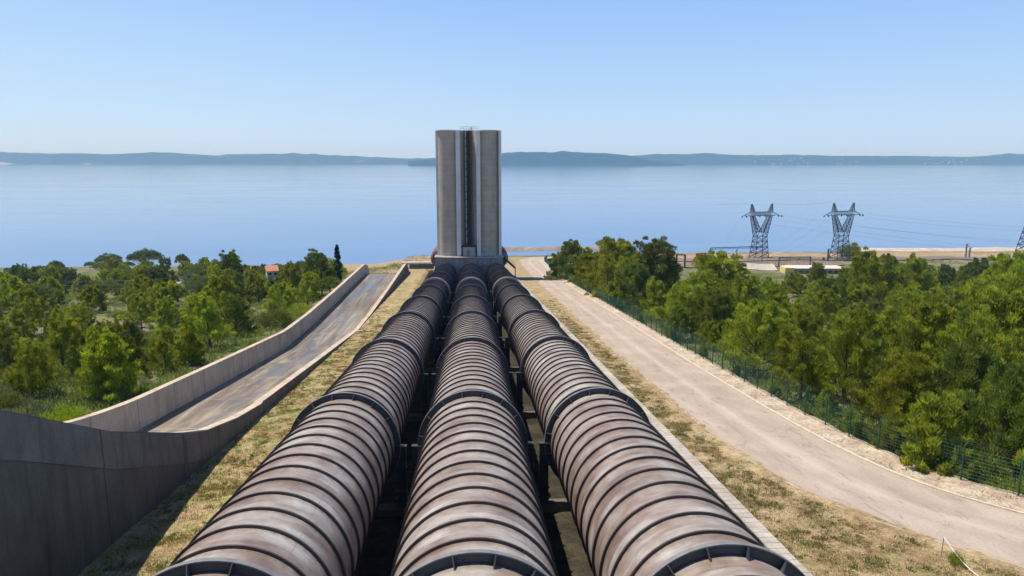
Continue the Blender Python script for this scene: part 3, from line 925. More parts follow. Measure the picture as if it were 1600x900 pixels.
# ---------------------------------------------------------------- tape and post at the near verge
def gp(px, py):
    d = at(px, py, 1.0); t = -14.3 / (d.z + .1 * d.y); return d * t
p0 = gp(1470, 871)
ps = MB().bar((0, 0, -.2), (.03, 0, .95), .035, 6).build('marker_post', M['mast']); ps.location = p0
tag(ps, 'thin grey marker post holding one end of the white tape', 'post')
p1 = gp(1552, 916)
pts = []
a_ = p0 + Vector((.03, 0, .95)); 
for k in range(13):
    t = k / 12; c_ = a_.lerp(p1, t); c_.z -= .25 * sin(pi * t) * 1.0; c_.z = max(c_.z, float(right_z(c_.y)) + .03); pts.append(c_)
tag(MB().tube(pts, .018, 6).build('tape', M['tape']), 'white tape sagging from the thin post to the ground by the road', 'tape')

# ---------------------------------------------------------------- trees
def leaf_cloud(centers, radii, nper, size, rng, up=.5, wid=.3, flat=1.0, spray=True):
    """needle sprays round each puff centre: thin triangles pointing outwards and upwards"""
    C = np.repeat(centers, nper, 0); Rr = np.repeat(radii, nper)
    n = len(C)
    d = rng.normal(size=(n, 3)); d /= np.linalg.norm(d, axis=1, keepdims=True)
    d[:, 2] = np.where(d[:, 2] < -.35, -d[:, 2] * .5, d[:, 2])
    rr = Rr * (.45 + .55 * rng.random(n) ** .6)
    P = C + d * rr[:, None] * np.array([1, 1, flat])
    ax = d + np.array([0, 0, up]) + rng.normal(size=(n, 3)) * .35
    ax /= np.linalg.norm(ax, axis=1, keepdims=True)
    sd = np.cross(ax, rng.normal(size=(n, 3))); sd /= np.linalg.norm(sd, axis=1, keepdims=True) + 1e-9
    ln = size * (.6 + .8 * rng.random(n))[:, None]; wd = ln * wid
    A = P - sd * wd * .6; B = P + sd * wd * .6; T = P + ax * ln; Q = P - ax * ln * .35
    V = np.stack([Q, B, T, A], 1).reshape(-1, 3)
    F = np.arange(n * 4).reshape(n, 4)
    return V, F


def crown_pine(seed, H=8.0, W_=7.0, base=.22, lobes=11, puffs=15, nper=200, size=.175, top=1.0):
    """open pine crown of feathery plumes that rise and point outwards from the limbs"""
    rng = np.random.default_rng(seed)
    cs, rs, limbs = [], [], []
    k_ = H / 8.0
    nl = lobes * 4
    skew = rng.normal(size=2) * .12 * W_
    for k in range(nl):
        f = (k + rng.random()) / nl
        prof = sqrt(max(.04, 1 - ((f - .30) / .78) ** 2)) * (1 - .35 * f)
        rad = W_ / 2 * prof * (.55 + .55 * rng.random())
        a = k * 2.399 + rng.normal() * .5
        z = H * (base + (.90 - base) * f * (.9 + .15 * rng.random()))
        o = np.array([rad * .62 * cos(a) + skew[0] * f, rad * .62 * sin(a) + skew[1] * f, z])
        if k % 4 == 0: limbs.append(o.copy())
        d = np.array([cos(a) * (.95 - .75 * f), sin(a) * (.95 - .75 * f), .45 + .75 * f + rng.normal() * .15]); d /= np.linalg.norm(d)
        ln = (1.15 + .9 * rng.random()) * k_ * (1 - .25 * f)
        r0 = (.60 + .26 * rng.random()) * k_ * (1 - .25 * f)
        for j in range(5):
            t = j / 4
            cs.append(o + d * ln * t + rng.normal(size=3) * .16 * k_); rs.append(r0 * (1.05 - .58 * t))
    for j in range(10):
        a = rng.random() * 2 * pi; r = W_ * .14 * rng.random(); z = H * (base + .06 + (.75 - base) * rng.random())
        cs.append(np.array([r * cos(a), r * sin(a), z])); rs.append(W_ * .11)
    for j in range(4):
        a = rng.random() * 6.28; r = W_ * .10 * rng.random(); zz = H * (.84 + .06 * rng.random())
        for t in np.linspace(0, 1, 6): cs.append(np.array([r * cos(a), r * sin(a), zz - H * .05 + t * H * .13])); rs.append(.75 * k_ * (1 - .85 * t))
    V, F = leaf_cloud(np.array(cs), np.array(rs), int(nper * .85), size, rng, 1.5, .26, 1.2)
    return V, F, limbs


def crown_umbrella(seed, H=10, W_=12, nper=90):
    rng = np.random.default_rng(seed); cs, rs, limbs = [], [], []
    for k in range(150):
        a = rng.random() * 2 * pi; r = W_ / 2 * sqrt(rng.random()) * .9
        dome = sqrt(max(0, 1 - (2 * r / W_) ** 2))
        z = H * (.42 + .50 * dome * (.25 + .75 * rng.random() ** .5) * (.9 + .1 * sin(3 * a + seed)))
        cs.append((r * cos(a), r * sin(a), z)); rs.append(.7 + .5 * rng.random())
        if k % 18 == 0: limbs.append(np.array([r * cos(a), r * sin(a), z - .5]))
    V, F = leaf_cloud(np.array(cs), np.array(rs), nper, .36, rng, .6, .32, .9)
    return V, F, limbs


def crown_cypress(seed, H=11, W_=2.8):
    rng = np.random.default_rng(seed); cs, rs = [], []
    for k in range(110):
        f = rng.random(); r = W_ / 2 * (np.clip(f / .12, 0, 1)) * (1 - f) ** .55 * .8 * sqrt(rng.random()); a = rng.random() * 2 * pi
        cs.append((r * cos(a), r * sin(a), H * (.04 + .93 * f))); rs.append(.45 * (1 - .6 * f) + .08)
    V, F = leaf_cloud(np.array(cs), np.array(rs), 60, .35, rng, 1.6, .28, 1.3)
    return V, F, []


def crown_shrub(seed, H=1.8, W_=2.6, n=34, nper=130, size=.11, up=.7):
    rng = np.random.default_rng(seed); cs, rs = [], []
    for k in range(n):
        a = rng.random() * 2 * pi; r = W_ / 2 * sqrt(rng.random()) * .8
        z = H * .78 * sqrt(max(.05, 1 - (2 * r / W_) ** 2)) * (.35 + .65 * rng.random())
        cs.append((r * cos(a), r * sin(a), z)); rs.append(H * .24 * (.8 + .5 * rng.random()))
    V, F = leaf_cloud(np.array(cs), np.array(rs), nper, size, rng, up, .25)
    return V, F, []


def trunk_mesh(H, limbs, r0, seed, reach=.86):
    rng = np.random.default_rng(seed + 500)
    b = MB(); lean = rng.normal(size=2) * .25
    pts = [(lean[0] * t * t, lean[1] * t * t, H * reach * t - .4 * (1 - t)) for t in np.linspace(0, 1, 7)]
    b.tube(pts, [r0 * (1 - .82 * t) for t in np.linspace(0, 1, 7)], 7)
    for lc in limbs:
        z0 = max(H * .12, lc[2] * .62); t = z0 / (H * reach)
        s = Vector((lean[0] * t * t, lean[1] * t * t, z0)); e = Vector(lc)
        mid = s.lerp(e, .5) + Vector((0, 0, -.1 * (e - s).length))
        rr = r0 * (1 - .8 * t) * .5
        b.tube([s, mid, e], [rr, rr * .7, rr * .25], 5)
    return b


PROTO = {}
def proto(kind, i, gen, H, r0, mat):
    V, F, limbs = gen
    co = np_mesh('crown', V, F, mat); cme = co.data; bpy.data.objects.remove(co)
    to = trunk_mesh(H, limbs, r0, i).build('trunk', M['trunk']); tme = to.data; bpy.data.objects.remove(to)
    PROTO.setdefault(kind, []).append((cme, tme, H))


for i in range(7): proto('pine', i, crown_pine(20 + i, 8, 6.6 + (i % 3) * .9, .10 + .04 * (i % 3), 9 + i % 3), 8, .20, M['pine'])
for i in range(3): proto('pinedark', 20 + i, crown_pine(60 + i, 8, 6.8 + i * .5, .12, 10), 8, .2, M['pinedark'])
for i in range(4): proto('farpine', 30 + i, crown_pine(80 + i, 8, 9 + i * .6, .06, 11, 14, 70, .38), 8, .22, M['pine'])
for i in range(3): proto('fardark', 40 + i, crown_pine(90 + i, 8, 9 + i * .6, .08, 11, 14, 70, .38), 8, .22, M['umbrella'])
for i in range(3): proto('umbrella', 50 + i, crown_umbrella(130 + i), 10, .3, M['umbrella'])
proto('cypress', 60, crown_cypress(150), 11, .16, M['cypress'])
for i in range(3): proto('young', 70 + i, crown_pine(160 + i, 8, 5.4, .01, 11, 14, 110, .30), 8, .12, M['bright'])
for i in range(2): proto('sapling', 75 + i, crown_pine(170 + i, 8, 6.0, .0, 10, 13, 110, .32), 8, .12, M['pine'])
for i in range(3): proto('bright', 80 + i, crown_shrub(180 + i), 1.8, .06, M['bright'])
for i in range(3): proto('grey', 90 + i, crown_shrub(190 + i, 1.6, 3.0, 34, 130, .11), 1.6, .05, M['greyshrub'])
for i in range(2): proto('oak', 100 + i, crown_shrub(200 + i, 4.5, 6.0, 70, 110, .24, .2), 4.5, .16, M['pinedark'])

NAME = dict(pine='pine_tree', pinedark='pine_tree', farpine='pine_tree', fardark='pine_tree', umbrella='umbrella_pine', cypress='cypress_tree',
            young='young_pine', sapling='young_pine', bright='shrub', grey='shrub', oak='oak_tree')
CAT = dict(bright='shrub', grey='shrub')
NTREE = [0]
placed = []
def tree(kind, x, y, h, label, group=None, wide=1.0, z=None):
    k = PROTO[kind][NTREE[0] % len(PROTO[kind])]; NTREE[0] += 1
    cme, tme, H = k
    z = float(ground_z(x, y)) if z is None else z
    root = empty(NAME[kind], (x, y, z - .1), (0, 0, random.uniform(0, 6.28)))
    s = h / H; root.scale = (s * wide, s * wide, s)
    tag(root, label, CAT.get(kind, 'tree'), group)
    t = bpy.data.objects.new('trunk', tme); COL.objects.link(t); t.parent = root
    c = bpy.data.objects.new('crown', cme); COL.objects.link(c); c.parent = root
    placed.append((x, y, h * .42 * wide))
    return root


def tree_px(kind, px, ptop, z, label, group=None, wide=1.0, hmin=None):
    p = at(px, ptop, z)
    while p.x > 8 and p.y < 200 and p.x < float(xf(p.y)) + (1.1 if kind in ('young', 'sapling') else .9 if kind == 'bright' else 2.2):
        z += .5; p = at(px, ptop, z)
    g = float(ground_z(p.x, p.y)); h = p.z - g
    if h < .8: h = .8
    return tree(kind, p.x, p.y, h, label, group, wide)


# landmark trees, left side
tree_px('cypress', 526, 381, 205, 'slim dark cypress standing alone at the top of the chute wall')
tree_px('umbrella', 226, 387, 400, 'tallest umbrella pine on the left skyline against the water', wide=1.15)
tree_px('umbrella', 168, 394, 400, 'broad umbrella pine touching the tallest one on the left skyline')
tree_px('umbrella', 284, 395, 390, 'smaller umbrella pine right of the tallest one on the left skyline', wide=.6)
tree_px('umbrella', 86, 405, 360, 'umbrella pine with a gap of water beside it, far left skyline', wide=.7)
tree_px('fardark', 22, 414, 330, 'dark pine at the left edge of the left skyline', wide=1.1)
tree_px('fardark', 50, 418, 335, 'second dark pine from the left edge on the left skyline')
tree_px('pinedark', 354, 397, 215, 'tall dark pine rising above the left wood, left of the red roofed house', wide=.95)
tree_px('pinedark', 500, 394, 185, 'dark pine beside the slim cypress near the chute')
tree_px('fardark', 372, 410, 235, 'dark pine just right of the tall dark one, left of the red roofed house', wide=.7)
tree_px('pine', 455, 412, 170, 'rounded pine left of the dark one beside the cypress')
tree_px('pine', 478, 425, 150, 'green pine below the dark one beside the cypress')
tree_px('pine', 440, 440, 140, 'grey green pine in front of the red roofed house')
tree_px('oak', 400, 424, 225, 'round leafy tree left of the red roofed house', wide=1.1)
tree_px('pine', 350, 428, 120, 'large bushy pine with tall rounded top, left of the chute wall', wide=1.1)
tree_px('pine', 322, 462, 95, 'big pine with yellow green tufts left of the chute wall', wide=1.1)
tree_px('pinedark', 366, 466, 110, 'dark pine close behind the left chute wall', wide=1.15)
tree_px('young', 290, 500, 84, 'bright yellow green pine in front of the big one', wide=1.0)
tree_px('pine', 255, 528, 78, 'small pale pine at the foot of the bright yellow green one', wide=1.0)
tree_px('pine', 216, 456, 150, 'lone pine standing before the bare clearing on the left', wide=.8)
tree_px('oak', 262, 476, 160, 'dark leafy tree beside the bare clearing on the left', wide=1.0)
tree_px('young', 172, 520, 66, 'bright green bushy pine, nearest on the left slope', wide=1.25)
tree_px('pine', 90, 500, 78, 'tall thin pine with visible trunk on the left slope', wide=1.0)
tree_px('pine', 40, 535, 66, 'greyish loose pine at the left edge, near', wide=.9)
tree_px('young', 222, 560, 76, 'low bright bush pine right of the nearest bright one', wide=1.2)
tree_px('pinedark', 385, 500, 118, 'dark low pine beside the chute wall', wide=1.0)
for px, py, z, k, lb in ((92, 624, 54, 'bright', 'bright yellow green broom bush behind the dark near wall'), (70, 640, 52, 'bright', 'small yellow green bush left of the broom bush by the dark near wall'),
                         (112, 640, 60, 'bright', 'yellow green bush touching the left chute wall end'), (30, 620, 54, 'grey', 'grey green scrub at the left edge above the dark wall'),
                         (172, 598, 66, 'grey', 'pale feathery grey shrub beside the left chute wall'), (205, 584, 71, 'grey', 'second pale feathery shrub along the left chute wall'),
                         (430, 480, 120, 'oak', 'rounded grey green shrub beside the kink of the left chute wall'), (470, 470, 136, 'bright', 'small bright bush outside the left chute wall'),
                         (455, 490, 128, 'bright', 'low yellow green bush outside the left chute wall'), (404, 512, 111, 'bright', 'yellow green tuft against the left chute wall kink')):
    tree_px(k, px, py, z, lb, wide=1.3 if px > 150 else .85)

# landmark trees, right side
tree_px('pinedark', 893, 377, 205, 'dark pine with open crown, farthest of the tall pines by the fence', wide=1.22)
tree_px('pine', 868, 396, 212, 'small pine at the far end of the green fence', wide=.8)
tree_px('pine', 925, 392, 175, 'pine by the fence between the dark open one and the tall group', wide=1.28)
tree_px('pine', 974, 372, 160, 'tallest pine in the group behind the far fence', wide=1.34)
tree_px('pinedark', 1018, 379, 158, 'tall dark pine at the right end of the far group', wide=1.34)
tree_px('pine', 950, 400, 150, 'green pine in front of the tallest one', wide=1.22)
tree_px('pinedark', 1000, 410, 143, 'dark pine low in the far group by the fence', wide=1.28)
tree_px('pine', 1107, 397, 138, 'pointed pine standing above the others left of the first pylon', wide=1.28)
tree_px('pine', 1060, 440, 118, 'pine left of and below the pointed pine', wide=1.28)
tree_px('pine', 1165, 432, 125, 'rounded pine under the first pylon', wide=1.1)
tree_px('oak', 1328, 379, 425, 'round dark tree standing alone behind the second pylon', wide=1.0)
tree_px('fardark', 1288, 402, 400, 'small bush left of the second pylon foot', wide=.8)
tree_px('pine', 1390, 394, 170, 'tall pine topping the wood right of the second pylon', wide=1.1)
tree_px('pine', 1440, 402, 172, 'pine right of the tall one on the wood skyline', wide=1.0)
tree_px('pine', 1588, 402, 120, 'tall bright pine at the right edge of the photo', wide=1.0)
tree_px('fardark', 1525, 408, 220, 'dark pine near the twin masts on the skyline')
tree_px('pine', 1280, 412, 215, 'pine at the end of the yellow building')
for px, py, z, k, wd, lb in ((1330, 480, 70, 'pine', 1.0, 'big near pine with yellow tips, right of the wood centre'), (1440, 470, 72, 'pine', 1.1, 'large near pine above the fence, full crown'),
                             (1530, 500, 60, 'pine', 1.05, 'near pine close to the right edge, tall trunk'), (1600, 450, 66, 'pine', 1.1, 'near tall pine cut by the right edge'),
                             (1250, 530, 72, 'pinedark', 1.0, 'dark near pine behind the fence bend'), (1405, 560, 56, 'pinedark', 1.0, 'dark pine just behind the fence'),
                             (1560, 590, 50, 'pine', .9, 'low near pine behind the fence at right'), (1200, 470, 92, 'pine', 1.0, 'pine with round yellow green crown, left of the near ones'),
                             (1110, 500, 96, 'pine', .95, 'pine by the fence bend with drooping skirt'), (1150, 520, 84, 'pine', .9, 'yellow tipped pine near the fence, left part'),
                             (1290, 600, 60, 'pine', .8, 'spreading pine leaning to the fence')):
    tree_px(k, px, py, z, lb, wide=wd)
for px, py, z, k, lb in ((1405, 640, 42.5, 'young', 'bright young pine growing through the fence, left'), (1478, 615, 41, 'sapling', 'pointed young pine by the fence near the dark hollow'),
                         (1440, 690, 40, 'sapling', 'low bushy pine behind the fence posts'), (1500, 690, 39, 'sapling', 'low green pine right of the pointed young one'),
                         (1330, 640, 47, 'sapling', 'spread young pine against the fence bend'), (1262, 640, 53, 'young', 'small yellow pine by the fence'),
                         (1560, 752, 38, 'bright', 'small round bush at the fence foot near the right edge'), (1600, 740, 36, 'bright', 'small bush at the right edge behind the last post'),
                         (1210, 600, 62, 'young', 'low yellowish pine touching the fence middle'), (1150, 570, 74, 'young', 'yellow green pine touching the fence, centre'),
                         (1050, 505, 96, 'young', 'bright low pine touching the fence, farther'), (1000, 490, 110, 'young', 'bright bushy pine at the fence below the tall group'),
                         (965, 455, 135, 'young', 'low yellow green pine below the dark tall one'), (1100, 540, 83, 'sapling', 'bushy pine over the fence between yellow ones')):
    tree_px(k, px, py, z, lb, wide=1.0)
# the shrub through which the tape runs
pb = gp(1494, 884)
bs = tree('bright', pb.x, pb.y, .8, 'small wild shrub under the white tape on the verge', z=float(right_z(pb.y)), wide=.6)

# the woods: fill between the landmark trees
def in_view(x, y, margin=15):
    xc = x * cos(YAW) - y * sin(YAW); yf_ = x * sin(YAW) + y * cos(YAW)
    return abs(xc) < .745 * yf_ + margin and yf_ > 30
def clamp_h(x, y, h, sky):
    g = float(ground_z(x, y)); w = Vector((x, y, g)); zd = w.dot(Fv); px = 800 + FPX * w.dot(Rv) / zd
    lim = float(np.interp(px, [a for a, b in sky], [b for a, b in sky]))
    top = at(px, lim, 1.0); hz_ = top * (y / top.y)
    return min(h, hz_.z - g)
SKY_R = [(800, 470), (860, 440), (900, 400), (1040, 405), (1060, 440), (1100, 425), (1140, 434), (1200, 432), (1300, 428), (1350, 408), (1400, 402), (1480, 414), (1540, 412), (1600, 402), (1800, 400)]
SKY_L = [(-200, 420), (0, 420), (60, 416), (130, 414), (150, 402), (250, 398), (320, 404), (400, 414), (450, 412), (520, 400), (545, 425), (560, 440)]
def fill(n, gen, spacing, zone):
    c = 0; tries = 0
    while c < n and tries < n * 60:
        tries += 1
        x, y = gen()
        if not in_view(x, y): continue
        sp = spacing(x, y)
        if any((x - a) ** 2 + (y - b) ** 2 < (sp * .5 + r * .4) ** 2 for a, b, r in placed): continue
        if zone(x, y): c += 1
    return c
def zr(x, y):
    if x < xbank(min(y, 380)) + 2.2: return False
    d = sqrt(x * x + y * y)
    far = y > 150
    if y > 325: return False
    lim = 9.0 if not far else 8.0
    h = random.uniform(.75, 1.1) * (9.4 if x - xbank(y) > 5 else 6.4)
    if far: h = random.uniform(5.0, 7.8) - 1.6 * sstep(220, 320, y)
    h = clamp_h(x, y, h, SKY_R)
    if h < 2.2: return False
    k = random.choice(['pine', 'pine', 'pine', 'pinedark']) if not far else random.choice(['farpine', 'farpine', 'fardark'])
    row = 'near' if y < 75 else ('middle' if y < 150 else 'far')
    lb = {'near': 'pine packed among others in the near wood behind the green fence',
          'middle': 'pine packed among others midway in the wood right of the road',
          'far': 'low pine at the back of the right wood, before the rail yard'}[row]
    tree(k, x, y, h, lb, 'pines in the %s right wood' % row, wide=random.uniform(.95, 1.25)); return True
def gr():
    y = 30 + 295 * random.random() ** 1.1; return random.uniform(25, .82 * y + 10), y
print('right', fill(172, gr, lambda x, y: 4.6 + y * .020, zr))
def zl(x, y):
    if x > -33 - (3 if y < 120 else 0): return False
    # bare clearing and shrub slope
    if -100 < x < -46 and 148 < y < 176: return False
    if -62 < x < -38 and 60 < y < 138 and random.random() < .55: return False
    if y < 62: return False
    far = y > 170
    h = random.uniform(.7, 1.05) * (7.5 if y < 170 else 9.0)
    if x > -48: h *= .7
    if y > 280 : h *= .95
    h = clamp_h(x, y, h, SKY_L)
    if 70 < y < 160: h = clamp_h(x, y, h, [(140, 0), (155, 502), (245, 502), (258, 0)])
    if y < 226: h = clamp_h(x, y, h, [(404, 0), (412, 434), (436, 434), (442, 0)])
    if h < 2.2: return False
    k = random.choice(['pine', 'pine', 'pinedark']) if not far else random.choice(['farpine', 'farpine', 'fardark', 'umbrella'])
    row = 'near' if y < 110 else ('middle' if y < 210 else 'far')
    lb = {'near': 'pine among the loose trees on the near left slope beyond the chute',
          'middle': 'pine among the others in the middle of the left wood',
          'far': 'dark pine at the back of the left wood near the water'}[row]
    tree(k, x, y, h, lb, 'pines in the %s left wood' % row, wide=random.uniform(.9, 1.2)); return True
def gl():
    y = 58 + 372 * random.random() ** 1.15; return -random.uniform(32, .76 * y + 12), y
print('left', fill(180, gl, lambda x, y: 4.4 + y * .018, zl))

def zs(x, y):
    if y < 48 or x > -31.8: return False
    k = random.choice(['bright', 'grey', 'grey', 'oak'])
    h = {'bright': 1.5, 'grey': 1.4, 'oak': 2.4}[k] * random.uniform(.7, 1.4)
    lb = {'bright': 'yellow green shrub on the left slope beyond the chute wall', 'grey': 'grey green shrub on the left slope beyond the chute wall', 'oak': 'dark leafy bush on the left slope beyond the chute wall'}[k]
    tree(k, x, y, h, lb, 'shrubs of the left slope', wide=1.1); placed.pop(); placed.append((x, y, .9)); return True
def gs():
    y = 48 + 130 * random.random() ** 1.3; return -random.uniform(32, 34 + .42 * y), y
print('shrubs', fill(75, gs, lambda x, y: 1.6, zs))

# undergrowth filling the ground of the woods and slopes
def cover(name, n, gen, ok, rmin, rmax, nper, size, mat, label, cat, seed, up=.8, sink=.1):
    rng = np.random.default_rng(seed); cs, rs = [], []
    while len(cs) < n:
        x, y = gen(rng)
        if not in_view(x, y, 6) or not ok(x, y): continue
        r = rng.uniform(rmin, rmax) * (1 + y / 160.0)
        cs.append((x, y, float(ground_z(x, y)) + r * .25 - sink)); rs.append(r)
    V, F = leaf_cloud(np.array(cs), np.array(rs), nper, size, rng, up, .28, .65)
    # leaves grow with distance so that far clumps stay dense
    o = np_mesh(name, V, F, mat)
    return tag(o, label, cat, kind='stuff')
cover('undergrowth', 3400, lambda r: ((lambda y: (r.uniform(25, .82 * y + 10), y))(28 + 300 * r.random() ** 1.6)), lambda x, y: x > xf(y) + .35 + (0 if y > 60 else .4),
      .35, .95, 70, .26, M['under'], 'low scrub covering the ground under the right wood', 'undergrowth', 301)
cover('undergrowth', 4600, lambda r: ((lambda y: (-r.uniform(30.5, .78 * y + 10), y))(40 + 330 * r.random() ** 1.5)),
      lambda x, y: not (-95 < x < -50 and 150 < y < 172) and not (-50 < x < -32 and 150 < y < 200 and random.random() < .5),
      .35, .95, 70, .26, M['under'], 'low scrub covering the left slope between the pines', 'undergrowth', 302)
cover('undergrowth', 420, lambda r: (r.uniform(-44, 60), r.uniform(232, 520)), lambda x, y: x < 10 or x > xbank(min(y, 380)) + .5, .3, .7, 30, .45, M['under'],
      'sparse bushes on the ground beyond the tower', 'undergrowth', 303)


def tufts(name, n, gen, zf, mat, label, seed, hmax=.16, rad=.16):
    rng = np.random.default_rng(seed); Vs = []
    for i in range(n):
        x, y = gen(rng); r = rng.uniform(.05, rad); k = 26
        px_ = x + rng.normal(size=k) * r; py_ = y + rng.normal(size=k) * r; pz = zf(px_, py_) - .02
        h = rng.uniform(.04, hmax, k); dx, dy = rng.normal(size=k) * .05, rng.normal(size=k) * .05; a = rng.random(k) * 6.28; w = .022
        A = np.stack([px_ - w * np.cos(a), py_ - w * np.sin(a), pz], 1); B = np.stack([px_ + w * np.cos(a), py_ + w * np.sin(a), pz], 1)
        T = np.stack([px_ + dx, py_ + dy, pz + h], 1)
        Vs.append(np.stack([A, B, T], 1).reshape(-1, 3))
    V = np.concatenate(Vs); F = np.arange(len(V)).reshape(-1, 3)
    return tag(np_mesh(name, V, F, mat), label, 'grass', kind='stuff')
def gv(r):
    while True:
        y = 22 + 120 * r.random() ** 2.0; a, b = 13.7, float(xl(y)) - .1; x = a + (b - a) * r.random()
        if vnoise(x / 1.1, y / 1.1, 21) + .3 * vnoise(x / 4, y / 4, 22) > r.random() * 1.1 + .1: return x, y
tufts('grass_tufts', 1500, gv, lambda x, y: right_z(y), M['tuft'], 'green grass tufts scattered over the dry verge by the road', 401)
def gv2(r):
    while True:
        y = 24 + 110 * r.random() ** 1.6; x = -17.7 + 5.6 * r.random()
        if vnoise(x / 1.5, y / 1.5, 31) > r.random() * .9: return x, y
tufts('grass_tufts', 1500, gv2, lambda x, y: -strip_h(y), M['tuft'], 'grass tufts on the dry slope between chute wall and left pipe', 402, .18, .2)
M['straw'] = foliage('dry_straw_blades', (.20, .15, .075), (.33, .26, .14), (.46, .38, .23), .3, .5)
def gv3(r):
    while True:
        y = 22 + 90 * r.random() ** 1.8; a, b = 13.7, float(xl(y)) + .05; x = a + (b - a) * r.random()
        if vnoise(x / .8, y / .8, 41) > r.random() * .8: return x, y
tufts('dry_grass', 5200, gv3, lambda x, y: right_z(y), M['straw'], 'dry straw grass over the verge by the road', 403, .10, .28)
def gv4(r):
    while True:
        y = 24 + 90 * r.random() ** 1.6; x = -17.7 + 5.4 * r.random()
        if vnoise(x / .9, y / .9, 42) > r.random() * .8: return x, y
tufts('dry_grass', 4200, gv4, lambda x, y: -strip_h(y), M['straw'], 'dry straw grass on the slope left of the pipes', 404, .14, .3)
def st_gen(r):
    while True:
        y = 22 + 90 * r.random() ** 1.6
        if r.random() < .45: x = 13.7 + (float(xl(y)) - 13.8) * r.random()
        else: x = float(xr(y)) + .3 + (float(xbank(y)) - float(xr(y)) - .3) * r.random()
        return x, y
rng = np.random.default_rng(77); bmb = MB()
for i in range(2600):
    x, y = st_gen(rng); s_ = rng.uniform(.02, .07); z = float(right_z(y)) + (.05 + .12 * (x - float(xr(y))) if x > float(xr(y)) else 0)
    bmb.box((x, y, z + s_ * .4), (s_ * 1.6, s_ * 1.2, s_), rng.uniform(0, 3), .6)
tag(bmb.build('loose_stones', M['gravel']), 'small pale stones lying on the verge and gravel shoulder', 'stones', kind='stuff')

# ---------------------------------------------------------------- pylons
def lattice(b, a, c, n, w):
    """a, c: four bottom and four top corners; n panels of X bracing"""
    for k in range(4): b.bar(a[k], c[k], w * 1.7)
    for s in range(n):
        t0, t1 = s / n, (s + 1) / n
        lo = [a[k].lerp(c[k], t0) for k in range(4)]; hi = [a[k].lerp(c[k], t1) for k in range(4)]
        for k in range(4):
            j = (k + 1) % 4
            b.bar(lo[k], hi[j], w); b.bar(lo[j], hi[k], w); b.bar(hi[k], hi[j], w)
def rect(cx, cz, wx, wy): return [Vector((cx + sx * wx / 2, sy * wy / 2, cz)) for sx, sy in ((-1, -1), (1, -1), (1, 1), (-1, 1))]
def make_pylon(loc, rot, label, s=1.0):
    r = empty('power_pylon', loc, (0, 0, rot)); r.scale = (s, s, s)
    tag(r, label, 'pylon', 'steel lattice pylons')
    b = MB(); lattice(b, rect(0, 0, 9.0, 7), rect(0, 15.6, 6.4, 4.0), 5, .19); b.build('lattice_body', M['steel'], r)
    for sx in (-1, 1):
        b = MB()
        lattice(b, [Vector((sx * 3.2, -2, 15.6)), Vector((sx * .3, -2, 17.8)), Vector((sx * .3, 2, 17.8)), Vector((sx * 3.2, 2, 15.6))],
                [Vector((sx * 6.6, -1, 27.3)), Vector((sx * 4.9, -1, 27.3)), Vector((sx * 4.9, 1, 27.3)), Vector((sx * 6.6, 1, 27.3))], 5, .16)
        b.build('window_arm', M['steel'], r)
        b = MB()
        lattice(b, [Vector((sx * 6.9, -1, 29.4)), Vector((sx * 4.6, -1, 29.4)), Vector((sx * 4.6, 1, 29.4)), Vector((sx * 6.9, 1, 29.4))],
                [Vector((sx * 6.9, -.15, 34)), Vector((sx * 6.3, -.15, 34)), Vector((sx * 6.3, .15, 34)), Vector((sx * 6.9, .15, 34))], 4, .11)
        b.build('horn', M['steel'], r)
    b = MB()
    for i in range(8):
        x0_, x1_ = -7 + i * 1.75, -7 + (i + 1) * 1.75
        for sy in (-1, 1):
            for z in (27.3, 29.4): b.bar((x0_, sy, z), (x1_, sy, z), .2)
            b.bar((x0_, sy, 27.3), (x1_, sy, 29.4), .12); b.bar((x0_, sy, 29.4), (x1_, sy, 27.3), .12); b.bar((x0_, sy, 27.3), (x0_, sy, 29.4), .12)
    for sx in (-1, 1):
        tip = (sx * 11.8, 0, 27.4)
        for sy in (-1, 1):
            for z in (27.3, 29.4): b.bar((sx * 7, sy, z), tip, .16)
        for k in range(1, 3):
            t = k / 3; x = sx * (7 + 4.8 * t); b.bar((x, 0, 27.35), (x, 0, 29.4 - 2 * t), .1)
    b.build('crossarm', M['steel'], r)
    for x, dx in ((-12.2, -.5), (-9.5, .8), (-.8, -.4), (3.0, .8), (11.6, -.4), (13.6, 1.0)):
        b = MB(); p = Vector((x - dx * .6, 0, 27.2)); q = Vector((x + dx * .6, .4, 26.5))
        b.tube([p, p.lerp(q, .2), p.lerp(q, .5), p.lerp(q, .8), q], [.1, .42, .5, .42, .1], 8)
        b.build('insulator', M['insul'], r)
    return r
pp1 = at(1185, 411, 415); pp2 = at(1311, 411, 405); pp3 = at(1604, 411, 395)
s1 = (at(1185, 317.5, 415).z - pp1.z) / 34; s2 = (at(1311, 316, 405).z - pp2.z) / 34
make_pylon((pp1.x, pp1.y, pp1.z), radians(12), 'left of the two whole lattice pylons, behind the pale gantry', s1)
make_pylon((pp2.x, pp2.y, pp2.z), radians(12), 'right of the two whole lattice pylons, beside the round tree', s2)
b3 = empty('power_pylon', tuple(pp3)); tag(b3, 'lattice pylon cut off by the right edge of the photo', 'pylon', 'steel lattice pylons')
b = MB(); lattice(b, rect(0, 0, 11.8, 8), rect(0, 24, 3.8, 3.0), 7, .2); b.build('lattice_body', M['steel'], b3)


